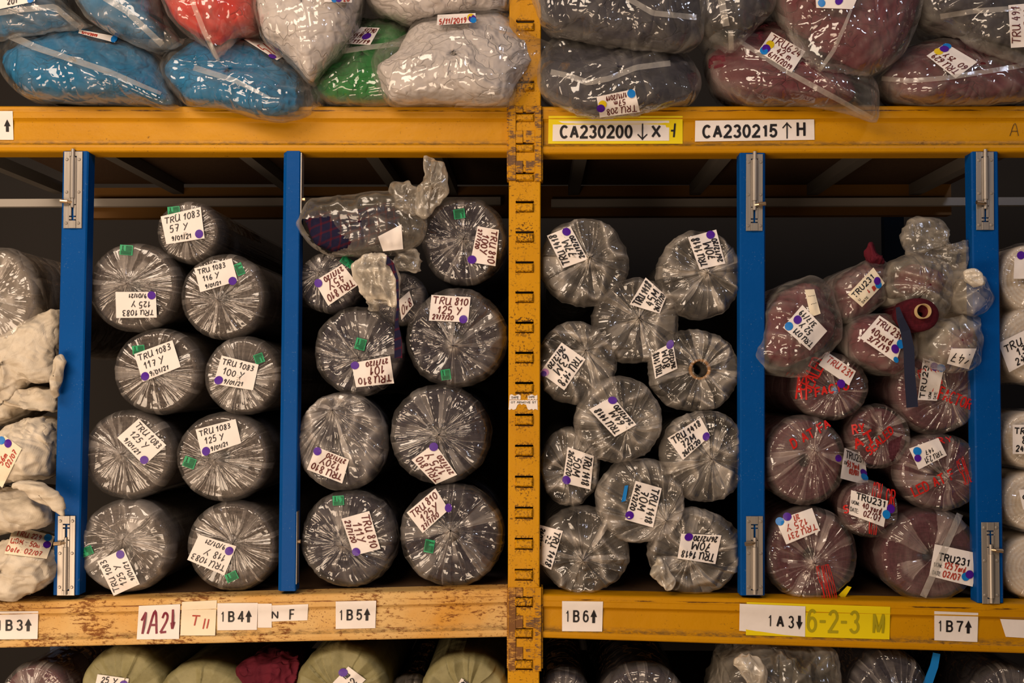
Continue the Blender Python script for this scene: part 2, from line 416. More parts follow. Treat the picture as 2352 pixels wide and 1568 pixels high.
GL = {
 'T': (.8, ['0,1 .95,.95', '.5,1 .45,0']), 'R': (.75, ['.05,0 .1,1', '.05,.95 .6,1 .75,.75 .5,.55 .1,.5', '.3,.5 .8,0']),
 'U': (.8, ['.05,1 .05,.3 .2,.02 .55,.05 .75,.4 .8,1', '.8,1 .78,.2 .95,0']), 'Y': (.7, ['0,1 .35,.55', '.8,1 .15,-.1']),
 'M': (.9, ['0,0 .1,1', '.1,1 .45,.35 .85,1', '.85,1 .9,0']), 'D': (.8, ['.1,0 .1,1 .6,.85 .8,.45 .5,.05 .1,0']),
 'A': (.8, ['0,0 .4,1 .8,0', '.15,.38 .65,.38']), 'E': (.7, ['.7,1 .05,1 .05,0 .7,0', '.05,.5 .6,.5']), 'O': (.8, ['.4,1 .05,.75 .05,.25 .4,0 .75,.25 .75,.75 .4,1']),
 '0': (.62, ['.3,1 .02,.7 .05,.2 .3,0 .58,.25 .58,.75 .3,1']), '1': (.45, ['.0,.62 .32,1', '.32,1 .25,0']),
 '2': (.6, ['.02,.75 .2,1 .5,.9 .5,.6 .0,.02', '0,.02 .6,.05']), '3': (.55, ['.05,.95 .45,.95 .5,.72 .2,.52 .55,.35 .45,.05 .0,.03']),
 '4': (.6, ['.35,1 .0,.35', '.0,.35 .6,.38', '.45,.75 .4,0']), '5': (.6, ['.55,1 .12,1', '.12,1 .08,.55 .4,.6 .55,.35 .4,.02 .0,.05']),
 '6': (.58, ['.45,1 .1,.6 .03,.2 .3,0 .55,.2 .4,.45 .08,.3']), '7': (.6, ['0,1 .58,.97', '.58,.97 .25,0', '.12,.5 .5,.52']),
 '8': (.58, ['.5,.85 .25,1 .08,.8 .45,.35 .4,.05 .12,.05 .08,.3 .45,.65 .5,.85']), '9': (.55, ['.5,.75 .25,.98 .03,.75 .2,.52 .48,.7', '.5,.8 .42,.3 .2,0']),
 '/': (.4, ['.38,1.05 .02,-.1']), ':': (.25, ['.1,.7 .13,.66', '.1,.15 .13,.1']), '.': (.25, ['.1,.06 .14,.02']), '-': (.5, ['.05,.5 .45,.5']),
 'a': (.55, ['.45,.5 .2,.6 .05,.3 .2,.02 .42,.15', '.47,.6 .45,.1 .55,0']), 'r': (.42, ['.05,.6 .08,0', '.08,.35 .2,.58 .4,.55']), 'd': (.55, ['.42,.45 .2,.58 .05,.25 .2,.0 .4,.15', '.5,1 .45,0']),
 'y': (.5, ['.0,.6 .2,.1', '.45,.6 .1,-.4']), 'o': (.5, ['.25,.6 .03,.3 .25,.0 .45,.3 .25,.6']), 'm': (.8, ['.02,.6 .03,0', '.03,.4 .22,.6 .35,.45 .35,0', '.35,.4 .55,.6 .7,.4 .72,0']),
 't': (.4, ['.2,1 .15,.1 .35,.02', '.0,.65 .4,.68']), 'e': (.5, ['.05,.3 .4,.35 .3,.58 .08,.4 .1,.08 .4,.05']), 'N': (.8, ['0,0 .05,1', '.05,1 .7,0', '.7,0 .75,1']),
 'V': (.8, ['0,1 .35,0', '.35,0 .8,1']), '!': (.3, ['.1,1 .1,.3', '.1,.06 .13,.02']), '~': (.4, ['.1,1 .12,.1', '.12,.1 .0,.4', '.12,.1 .32,.42']),
 'i': (.25, ['.1,.9 .08,0']), 'n': (.55, ['.03,.6 .04,0', '.04,.4 .25,.6 .42,.4 .45,0']), 'l': (.25, ['.12,1 .08,0']),
}
def _smooth(p):
    p = np.asarray(p, float)
    if len(p) < 3: return p
    e = np.vstack([2 * p[0] - p[1], p, 2 * p[-1] - p[-2]]); out = []
    for i in range(1, len(e) - 2):
        for t in np.linspace(0, 1, 5, endpoint=False):
            a, b, c, d = e[i - 1], e[i], e[i + 1], e[i + 2]
            out.append(.5 * ((2 * b) + (-a + c) * t + (2 * a - 5 * b + 4 * c - d) * t * t + (-a + 3 * b - 3 * c + d) * t ** 3))
    out.append(p[-1]); return np.array(out)
def handwriting(sh, lines, mat, parent, width=2.3, off=0.0016, rng=None, name='handwriting'):
    """lines: (text, left u, top v, height v[, spacing]) written in pen strokes"""
    rng = rng or random.Random(3); V = []; F = []; asp = 1.0
    for ln in lines:
        tx, u0, v0, hv = ln[:4]; sp = ln[4] if len(ln) > 4 else 1.0
        hpx = hv * sh.h; base = (v0 + hv) * sh.h; x = u0 * sh.w
        wtot = sum(.42 if c == ' ' else GL.get(c, GL['-'])[0] * .95 + .2 for c in tx) * hpx * sp
        fit = min(1.0, ((ln[5] if len(ln) > 5 else .95) - u0) * sh.w / max(wtot, 1e-6)); hx = max(fit, .45)
        for ch in tx:
            if ch == ' ': x += hpx * .42 * sp * hx; continue
            wd_, st = GL.get(ch, GL['-']); sc = hpx * rng.uniform(.92, 1.1); dy = rng.uniform(-.06, .06) * hpx; sl = rng.uniform(.0, .16)
            for s_ in st:
                pts = _smooth([tuple(map(float, p.split(','))) for p in s_.split()])
                X = x + (pts[:, 0] * .85 + pts[:, 1] * sl) * sc * hx; Y = base + dy - pts[:, 1] * sc
                p2 = np.stack([X, Y], 1); t = np.gradient(p2, axis=0); t /= np.linalg.norm(t, axis=1)[:, None] + 1e-9
                n = np.stack([-t[:, 1], t[:, 0]], 1) * width / 2
                L = np.vstack([p2 + n, p2 - n]); k = len(p2); b = len(V)
                V += (L / np.array([sh.w, sh.h])).tolist()
                F += [(b + i, b + k + i, b + k + i + 1, b + i + 1) for i in range(k - 1)]
            x += (wd_ * .95 + .2) * sc * sp * hx
    return link_mesh(name, sh.ev(V, off), F, mat, parent, smooth=False)
def _arc(cx, cy, rx, ry, a0, a1, n=14):
    a = np.radians(np.linspace(a0, a1, n)); return [(cx + rx * math.cos(q), cy + ry * math.sin(q)) for q in a]
SANS = {  # plain upright lettering as centre lines: (width, strokes)
 '0': (.56, [_arc(.5, .5, .5, .5, 90, 450, 28)]), '1': (.40, [[(.75, 0), (.75, 1)], [(.75, .97), (.62, .86), (.2, .76)]]),
 '2': (.56, [_arc(.5, .72, .48, .28, 165, -25) + [(.02, .0)], [(0, 0), (1, 0)]]), '3': (.56, [_arc(.48, .76, .44, .24, 160, -90), _arc(.48, .26, .5, .26, 90, -160)]),
 '4': (.56, [[(.78, 0), (.78, 1)], [(.78, 1), (0, .28)], [(0, .28), (1.05, .28)]]), '5': (.56, [[(.92, 1), (.18, 1)], [(.18, 1), (.08, .48)], _arc(.48, .32, .5, .32, 150, -155)]),
 '6': (.56, [_arc(.5, .32, .48, .32, 0, 360, 24), [(.02, .35), (.06, .68)] + _arc(.52, .72, .42, .28, 165, 35)]), '7': (.56, [[(0, 1), (1, 1)], [(1, 1), (.55, .5), (.35, 0)]]),
 '8': (.56, [_arc(.5, .76, .42, .24, 0, 360, 24), _arc(.5, .26, .5, .26, 0, 360, 24)]), '9': (.56, [_arc(.5, .68, .48, .32, 0, 360, 24), [(.98, .65), (.94, .32)] + _arc(.48, .28, .42, .28, -15, -145)]),
 'A': (.68, [[(0, 0), (.5, 1)], [(.5, 1), (1, 0)], [(.18, .34), (.82, .34)]]), 'B': (.60, [[(.0, 0), (.0, 1)], [(0, 1), (.5, 1)] + _arc(.55, .77, .38, .23, 90, -90) + [(0, .54)], [(0, .54), (.55, .54)] + _arc(.58, .27, .42, .27, 90, -90) + [(0, 0)]]),
 'C': (.66, [_arc(.52, .5, .52, .5, 45, 315, 24)]), 'D': (.64, [[(0, 0), (0, 1)], [(0, 1), (.45, 1)] + _arc(.45, .5, .55, .5, 90, -90, 18) + [(0, 0)]]),
 'E': (.58, [[(0, 0), (0, 1)], [(0, 1), (1, 1)], [(0, .53), (.92, .53)], [(0, 0), (1, 0)]]), 'F': (.54, [[(0, 0), (0, 1)], [(0, 1), (1, 1)], [(0, .53), (.88, .53)]]),
 'H': (.64, [[(0, 0), (0, 1)], [(1, 0), (1, 1)], [(0, .53), (1, .53)]]), 'L': (.52, [[(0, 1), (0, 0)], [(0, 0), (1, 0)]]), 'M': (.74, [[(0, 0), (0, 1)], [(0, 1), (.5, .05)], [(.5, .05), (1, 1)], [(1, 1), (1, 0)]]),
 'N': (.64, [[(0, 0), (0, 1)], [(0, 1), (1, 0)], [(1, 0), (1, 1)]]), 'O': (.72, [_arc(.5, .5, .5, .5, 90, 450, 28)]), 'P': (.58, [[(0, 0), (0, 1)], [(0, 1), (.5, 1)] + _arc(.55, .75, .42, .25, 90, -90) + [(0, .5)]]),
 'R': (.64, [[(0, 0), (0, 1)], [(0, 1), (.5, 1)] + _arc(.55, .76, .40, .24, 90, -90) + [(0, .52)], [(.5, .52), (1, 0)]]), 'S': (.60, [_arc(.5, .75, .44, .25, 25, 250, 14) + _arc(.5, .26, .48, .26, 85, -155, 14)]),
 'T': (.62, [[(.5, 0), (.5, 1)], [(0, 1), (1, 1)]]), 'U': (.64, [[(0, 1), (0, .4)] + _arc(.5, .36, .5, .36, 180, 360) + [(1, 1)]]), 'V': (.66, [[(0, 1), (.5, 0)], [(.5, 0), (1, 1)]]),
 'X': (.62, [[(0, 0), (1, 1)], [(0, 1), (1, 0)]]), 'Y': (.64, [[(.5, 0), (.5, .45)], [(.5, .45), (0, 1)], [(.5, .45), (1, 1)]]), ':': (.14, [[(.5, 0), (.5, .1)], [(.5, .6), (.5, .7)]]), '-': (.42, [[(0, .48), (1, .48)]]), ' ': (.3, []),
}
def printed(sh, items, mat, parent, off=0.0014, name='lettering'):
    """items: (text, u0, v0, u1, v1[, weight]) in plain sans capitals stretched to the box; ^ _ draw block arrows, |^ |_ thin ones"""
    V = []; F = []
    for it in items:
        tx, u0, v0, u1, v1 = it[:5]; wt = it[5] if len(it) > 5 else 0.02
        if tx in ('^', '_'):
            v = np.array([(0, .45), (.5, 1), (1, .45), (.72, .45), (.72, 0), (.28, 0), (.28, .45)]); f = [[0, 6, 1], [6, 3, 1], [3, 2, 1], [3, 6, 5, 4]]
            if tx == '_': v = v * [1, -1] + [0, 1]
        elif tx in ('|^', '|_'):
            v = np.array([(.44, 0), (.56, 0), (.56, 1), (.44, 1), (.5, 1), (.0, .68), (.08, .62), (.5, .88), (1, .68), (.92, .62)])
            f = [[0, 1, 2, 3], [4, 5, 6, 7], [4, 7, 9, 8]]
            if tx == '|_': v = v * [1, -1] + [0, 1]
        else:
            hp = (v1 - v0) * sh.h; wp = (u1 - u0) * sh.w; th = min(hp * (.115 + wt * 2.0), wp / max(len(tx), 1) * .26)
            gap = .15 + th / hp; adv = [SANS.get(c, SANS['-'])[0] for c in tx]; tot = sum(adv) + gap * (len(tx) - 1)
            sx = (wp - th) / tot if tot else 1; x = th / 2; vv = []; f = []
            for c, a in zip(tx, adv):
                for st in SANS.get(c, SANS['-'])[1]:
                    p = np.array(st, float); q = np.stack([x + p[:, 0] * a * sx, th / 2 + p[:, 1] * (hp - th)], 1)
                    d = np.diff(q, axis=0); d /= np.linalg.norm(d, axis=1)[:, None] + 1e-9
                    t = np.vstack([d[:1], (d[:-1] + d[1:]) / 2, d[-1:]]); ln = np.linalg.norm(t, axis=1)[:, None] + 1e-9; t = t / ln
                    if len(q) == 2 and c in 'LETFBDPRH5247': q = q + np.array([[-1], [1]]) * d[0] * th * .48
                    n = np.stack([-t[:, 1], t[:, 0]], 1) * th / 2 / np.maximum(ln, .6); b = len(vv); k = len(q)
                    vv += np.vstack([q + n, q - n]).tolist(); f += [(b + i, b + k + i, b + k + i + 1, b + i + 1) for i in range(k - 1)]
                x += (a + gap) * sx
            v = np.array(vv) / [wp, hp]
        b = len(V)
        V += np.stack([u0 + v[:, 0] * (u1 - u0), v1 - v[:, 1] * (v1 - v0)], 1).tolist(); F += [[b + i for i in q] for q in f]
    return link_mesh(name, sh.ev(V, off), F, mat, parent, smooth=False)
def bars(sh, rects, mat, parent, name='fine_print', off=0.0014):
    V = []; F = []
    for u0, v0, u1, v1 in rects:
        b = len(V); V += [(u0, v0), (u1, v0), (u1, v1), (u0, v1)]; F.append((b, b + 3, b + 2, b + 1))
    return link_mesh(name, sh.ev(V, off), F, mat, parent, smooth=False)
def bvh_of(V, F): return BVHTree.FromPolygons([tuple(v) for v in V], [tuple(map(int, f)) for f in F])

DOT = {'p': 'purple', 'b': 'bluedot', 'y': 'yellowdot', 'k': 'pinkdot'}
DOTNAME = {'p': 'purple sticker dot', 'b': 'blue sticker dot', 'y': 'yellow sticker dot', 'k': 'pink sticker dot'}
def paper_label(root, bvh, quad, lines, ink='black', dots=(), pw=2.3, mat='paper', prints=None, seed=1, off=0.003, printmat='black'):
    sh = Sheet(quad, bvh, off=off); lab = sh.mesh('paper_label', M[mat], root)
    fixed = []
    for ln in lines:
        ln = list(ln) + [1.0, .95][len(ln) - 4:] if len(ln) < 6 else list(ln)
        for d in dots:
            u, v = sh.uv_of(d[1], d[2])
            if abs(v - (ln[2] + ln[3] / 2)) < ln[3] / 2 + 7 / sh.h:
                if u > .6: ln[5] = min(ln[5], u - 11 / sh.w)
                elif u < .35: ln[1] = max(ln[1], u + 12 / sh.w)
        fixed.append(ln)
    lines = fixed
    if lines: handwriting(sh, lines, M[ink], lab, pw, rng=random.Random(seed))
    if prints: printed(sh, prints, M[printmat], lab)
    for d in dots:
        c, x, y = d[:3]; r = d[3] if len(d) > 3 else 9.5
        o = sh.disc('sticker_dot', x, y, r, M[DOT[c]], lab, 0.0020 + 0.0004 * list(dots).index(d)); o['label'] = DOTNAME[c]
    return sh, lab
def green_sticker(root, bvh, x, y, ang=0, w=28, h=20, off=0.003):
    a = math.radians(ang); ux = np.array([math.cos(a), math.sin(a)]); uy = np.array([-math.sin(a), math.cos(a)]); c = np.array([x, y])
    q = [c - ux * w / 2 - uy * h / 2, c + ux * w / 2 - uy * h / 2, c + ux * w / 2 + uy * h / 2, c - ux * w / 2 + uy * h / 2]
    sh = Sheet(q, bvh, 3, 3, off=off); o = sh.mesh('green_sticker', M['green'], root)
    R = [(.08, .62 + .12 * k, .9, .69 + .12 * k) for k in range(3)] + [(.45, .1 + .13 * k, .92, .17 + .13 * k) for k in range(4)]
    R.append((.18, .08, .26, .55)); R.append((.12, .5, .33, .55))
    bars(sh, R, M['greenink'], o)
def film_print(wrap, bvh, quad, text, off=0.0025, mat='filmred', bold=0.035):
    sh = Sheet(quad, bvh, 10, 4, off=off, flat=0.4)
    o = printed(sh, [(text, 0, 0, 1, 1, bold)], M[mat], wrap, 0.0, 'printed_lettering'); o['label'] = 'red lettering printed on the film'
    return o

# ------------------------------------------------------------------ wrapped rolls
ST = {  # cloth, film, folds, fold height, crumple, haze, irregular outline, body radius behind the end
 'A': dict(cloth='charcoal', film='film1', nf=46, amp=0.0062, cr=0.003, haze=0.038, irr=0.016, body=.97),
 'B': dict(cloth='navyroll', film='film2', nf=36, amp=0.0065, cr=0.012, haze=0.032, irr=0.026, body=.95),
 'C': dict(cloth='blackroll', film='film3', nf=22, amp=0.0100, cr=0.022, haze=0.075, irr=0.045, body=.80),
 'D': dict(cloth='maroonroll', film='film4', nf=36, amp=0.0060, cr=0.011, haze=0.044, irr=0.026, body=.94),
 'E': dict(cloth='creamroll', film='film1', nf=30, amp=0.005, cr=0.005, haze=0.03, irr=0.012, body=.97),
 'G': dict(cloth='greyroll', film='film3', nf=24, amp=0.007, cr=0.010, haze=0.09, irr=0.02, body=.97),
}
_seed = [10]
def roll(label, c, r, y0=0.06, st='A', gather=(0, 0), L=1.25, group=None, labels=(), greens=(), prints=(), core=None, hole=None, tuft=1.0, over=None, tilt=(0, 0), cat='fabric roll'):
    _seed[0] += 1; sd = _seed[0]; rng = np.random.RandomState(sd)
    s = dict(ST[st]); s.update(over or {})
    C = P(c[0], c[1], y0); m = mpp(y0); rx, rz = r[0] * m, r[1] * m; R = (rx + rz) / 2
    root = thing('wrapped_fabric_roll', label, cat, (C[0], y0, C[2] - rz), group)
    tx, tz = tilt
    # cloth
    na = 96; th = np.linspace(0, 2 * math.pi, na, endpoint=False)
    ri = 0.14 * R
    prof = [(ri, 0.25), (ri, 0.02), (ri * 1.05, 0.006), (.3 * R, .004), (.5 * R, .003), (.7 * R, .004), (.86 * R, .006), (.93 * R, .014), (.955 * R, .03), (.955 * R, .2), (.955 * R, L)]
    V = []; rad = []
    bd = s['body']
    for q, yy in prof:
        q = q * (bd * (.995 if q > .9 * R else 1)) if q > ri * 2 else q
        wob = 1 + 0.012 * pn(np.stack([np.cos(th) * 1.5, np.sin(th) * 1.5, np.full(na, q * 9)], 1), sd) * (q > ri * 2)
        V.append(np.stack([C[0] + q * rx / R * np.cos(th) * wob + tx * yy, np.full(na, y0 + yy), C[2] + q * rz / R * np.sin(th) * wob + tz * yy], 1)); rad += [q] * na
    V = np.vstack(V); F = gridfaces(len(prof), na)
    cl = link_mesh('rolled_cloth', V, F, M[s['cloth']], root, attrs={'rad': rad})
    # cardboard core
    if core:
        b = MB(); cr = core if core > 1 else 0
        co = P(*((c[0] + gather[0], c[1] + gather[1])), y0)
        b2 = []; n = 32; ro = cr * m; r_i = ro * (.78 if core > 20 else .86)
        t2 = np.linspace(0, 2 * math.pi, n, endpoint=False); VV = []
        for q, yy in ((r_i, .2), (r_i, -.014), (ro, -.016), (ro, .2)):
            VV.append(np.stack([co[0] + q * np.cos(t2), np.full(n, y0 + yy), co[2] + q * np.sin(t2)], 1))
        o = link_mesh('card_core', np.vstack(VV), gridfaces(4, n), M['card' if core > 20 else 'tan'], root); o['label'] = 'brown cardboard core'
    # film
    nt = 330; th = np.linspace(0, 2 * math.pi, nt, endpoint=False); ct, sn = np.cos(th), np.sin(th)
    ts = np.concatenate([np.linspace(0.015, 0.80, 26), 0.80 + 0.20 * np.sin(np.linspace(0, math.pi / 2, 9)[1:])])
    ly = [0.03, 0.07, 0.14, 0.3, 0.6, L]
    nf = s['nf']; fb = np.sort((np.arange(nf) + rng.uniform(-.42, .42, nf)) * 2 * math.pi / nf); fb = np.r_[fb, fb[0] + 2 * math.pi]
    fa_ = rng.uniform(.15, 1, nf) ** 1.4; fs_ = rng.choice([0, 1, 2], nf); fh_ = np.where(rng.rand(nf) < .36, rng.uniform(.3, 1, nf), rng.uniform(0, .06, nf)); f0_ = rng.uniform(.05, .35, nf); f1_ = rng.uniform(.5, 1.5, nf); ln_ = rng.uniform(0, .30, nf) * (.6 + 3 * s['haze'])
    irr = 1 + s['irr'] * (pn(np.stack([ct * 2.2, sn * 2.2, np.zeros(nt)], 1), sd) + 0.6 * ridge(np.stack([ct * 4, sn * 4, np.ones(nt)], 1), sd) - .3)
    g = np.array([gather[0] * m, -gather[1] * m])
    rows = []; hz = []; pol = []
    for t in list(ts) + [None] * len(ly):
        if t is None:
            k = len(rows) - len(ts); yy = ly[k]; tt = 1.0 + yy * 2; sc = 1 - (1 - s['body']) * float(sstep(.0, .10, yy))
            w = irr * (1 + 0.012 * ridge(np.stack([ct * 3.5, sn * 3.5, np.full(nt, yy * 3.0)], 1), sd + 4))
            x = rx * ct * w * sc + tx * yy; z = rz * sn * w * sc + tz * yy; y = np.full(nt, yy + 0.02 * 1.0 + 0.12 * R * 0)
            h = np.full(nt, s['haze'] * 1.2)
        else:
            tt = t; x = g[0] * (1 - t) + rx * ct * irr * t; z = g[1] * (1 - t) + rz * sn * irr * t
            edge = np.clip((t - .86) / .14, 0, 1); y = np.full(nt, 0.045 * (1 - math.sqrt(max(0, 1 - edge ** 2))) - 0.012 * (1 - t * t) * 1.0 - .004)
            d = np.hypot(x, z)
            tq = th + .22 * pn(np.stack([ct * 2, sn * 2, np.full(nt, t * 1.6)], 1), sd) * (1.1 - t)
            ph = (tq - fb[0]) % (2 * math.pi) + fb[0]; ix = np.clip(np.searchsorted(fb, ph, side='right') - 1, 0, nf - 1)
            fr_ = (ph - fb[ix]) / (fb[ix + 1] - fb[ix]); tent = np.where(fr_ < .5, fr_, 1 - fr_) * 2
            prf = np.where(fs_[ix] == 0, fr_, np.where(fs_[ix] == 1, 1 - fr_, tent))
            fade = sstep(0.02, 0.22, t) * (1 - .7 * sstep(.86, 1, t))
            pl = prf * fa_[ix] * s['amp'] * fade * (.35 + .9 * t) * np.clip(44 / nf, .6, 1.6)
            xz = np.stack([x * 9, z * 9, np.full(nt, .5)], 1)
            c1 = ridge(xz + .35 * pn(xz, sd + 8)[:, None], sd + 2); c2 = ridge(xz * 2.1 + 5, sd + 3)
            cru = (c1 * .6 + c2 * .35) * s['cr'] * (1 - .6 * sstep(.85, 1, t))
            tu = math.exp(-(t / 0.12) ** 2) * tuft; tn = pn(np.stack([ct * 3, sn * 3, np.full(nt, t * 12)], 1), sd + 5)
            y = y - pl - cru - tu * (0.010 + 0.010 * tn)
            band = fh_[ix] * sstep(f0_[ix] - .03, f0_[ix] + .03, t) * (1 - sstep(f1_[ix] - .1, f1_[ix], t)) * (1 - .5 * sstep(.25, .9, t))
            h = s['haze'] * (.7 + 1.1 * np.clip(pn(xz * .4, sd + 6) + .3, 0, 1)) + (.26 + 1.6 * s['haze']) * band + .55 * tu * (.8 + .8 * tn) + ln_[ix] * np.exp(-((ph - fb[ix]) / .022) ** 2) * sstep(.04, .12, t) * (1 - sstep(f1_[ix] * .9 - .15, f1_[ix] * .9, t)) + s['haze'] * 2.2 * c1 ** 4 * (s['cr'] / .012) + .9 * s['haze'] * edge
        rows.append(np.stack([C[0] + x, y0 + y, C[2] + z], 1)); hz.append(h); pol.append(np.stack([ct * 5.5, sn * 5.5, np.full(nt, tt * .5 + sd)], 1))
    V = np.vstack(rows); hz = np.clip(np.concatenate(hz), 0, .92); F = np.array(gridfaces(len(rows), nt))
    if hole is not None:
        ctr = proj(V)[F].mean(1); keep = ~inpoly(ctr, hole)
        keep |= (F[:, 0] // nt) >= len(ts); Fk = F[keep]
    else: Fk = F
    wrap = link_mesh('plastic_wrap', V, Fk, M[s['film']], root, attrs={'haze': hz, 'polar': np.vstack(pol)})
    bv = bvh_of(V, F)
    for gq in greens: green_sticker(root, bv, *gq)
    for i, l in enumerate(labels): paper_label(root, bv, seed=sd * 3 + i, **l)
    for q, tx_ in prints: film_print(wrap, bv, q, tx_)
    return root, wrap, bv
def inpoly(p, poly):
    p = np.asarray(p); q = np.asarray(poly, float); c = np.zeros(len(p), bool); j = len(q) - 1
    for i in range(len(q)):
        a, b = q[i], q[j]
        cond = ((a[1] > p[:, 1]) != (b[1] > p[:, 1])) & (p[:, 0] < (b[0] - a[0]) * (p[:, 1] - a[1]) / (b[1] - a[1] + 1e-9) + a[0])
        c ^= cond; j = i
    return c

# ------------------------------------------------------------------ bags and bundles
def closed_curve(pts, n):
    p = np.asarray(pts, float); m = len(p); out = []
    for i in range(m):
        a, b, c, d = p[i - 1], p[i], p[(i + 1) % m], p[(i + 2) % m]
        for t in np.linspace(0, 1, 12, endpoint=False):
            # centripetal-ish: damp the tangents so that corners stay corners
            s_ = .36
            m1, m2 = (c - a) * s_, (d - b) * s_
            L = np.linalg.norm(c - b); m1 *= min(1, L / (np.linalg.norm(m1) + 1e-9)); m2 *= min(1, L / (np.linalg.norm(m2) + 1e-9))
            h = (2 * t ** 3 - 3 * t * t + 1) * b + (t ** 3 - 2 * t * t + t) * m1 + (-2 * t ** 3 + 3 * t * t) * c + (t ** 3 - t * t) * m2
            out.append(h)
    out = np.array(out); d = np.r_[0, np.cumsum(np.linalg.norm(np.diff(np.vstack([out, out[:1]]), axis=0), axis=1))]
    q = np.linspace(0, d[-1], n, endpoint=False); o2 = np.vstack([out, out[:1]])
    return np.stack([np.interp(q, d, o2[:, 0]), np.interp(q, d, o2[:, 1])], 1)
def blob(pts, y, df, db, lean=0.0, n=128, nt=22, pw=2.4, ctr=None, grow=1.0):
    """a stuffed shape: its outline stands at depth y (leaning back by lean per metre of height), bulging df forward and db back"""
    q = closed_curve(pts, n)
    if (q[:, 0] * np.roll(q[:, 1], -1) - np.roll(q[:, 0], -1) * q[:, 1]).sum() > 0: q = q[::-1]
    c = np.array(ctr, float) if ctr else q.mean(0)
    q = c + (q - c) * grow
    zb = at([(c[0], q[:, 1].max())], y)[0][2]
    def place(px):
        yy = np.full(len(px), float(y))
        for _ in range(3): yy = y + lean * (at(px, yy)[:, 2] - zb)
        return at(px, yy)
    Wd = place(q); Wc = place(c[None])[0]
    t = np.sin(np.linspace(0.02, 1, nt) * math.pi / 2)
    prof = lambda t: (1 - t ** pw) ** (1 / 2.0)
    rows = [Wc + (Wd - Wc) * k - np.array([0, 1, 0]) * df * prof(k) for k in t] + [Wc + (Wd - Wc) * k + np.array([0, 1, 0]) * db * prof(k) for k in t[::-1][1:]]
    V = np.vstack(rows); F = gridfaces(len(rows), n)
    cap0 = [tuple(range(n))[::-1]]; 
    tt = np.concatenate([np.full(n, k) for k in list(t) + list(t[::-1][1:])])
    front = np.concatenate([np.full(n, 1.0)] * nt + [np.full(n, 0.0)] * (nt - 1))
    return V, F, n, tt, front
def flatten(V, floor):
    """what lies on the shelf is flat underneath"""
    if floor is None: return V
    zf = floor(V[:, 0]); m = V[:, 1] > -0.015
    V[:, 2] = np.where(m & (V[:, 2] < zf + .004), zf + .004, V[:, 2]); return V
STACK = {}
def lift(V, rest):
    """a bag rests on the bags below it: what would sink into them is raised onto their tops"""
    for b in rest:
        for i in range(len(V)):
            h = b.ray_cast(Vector(V[i]), Vector((0, 0, 1)), .4)
            if h[0] is not None and h[1].z > 0.05: V[i, 2] = h[0].z + .004
    return V
def closed_faces(F, V, n):
    k = len(V) // n
    return [tuple(f) for f in F] + [tuple(range(n))[::-1], tuple(range((k - 1) * n, k * n))]

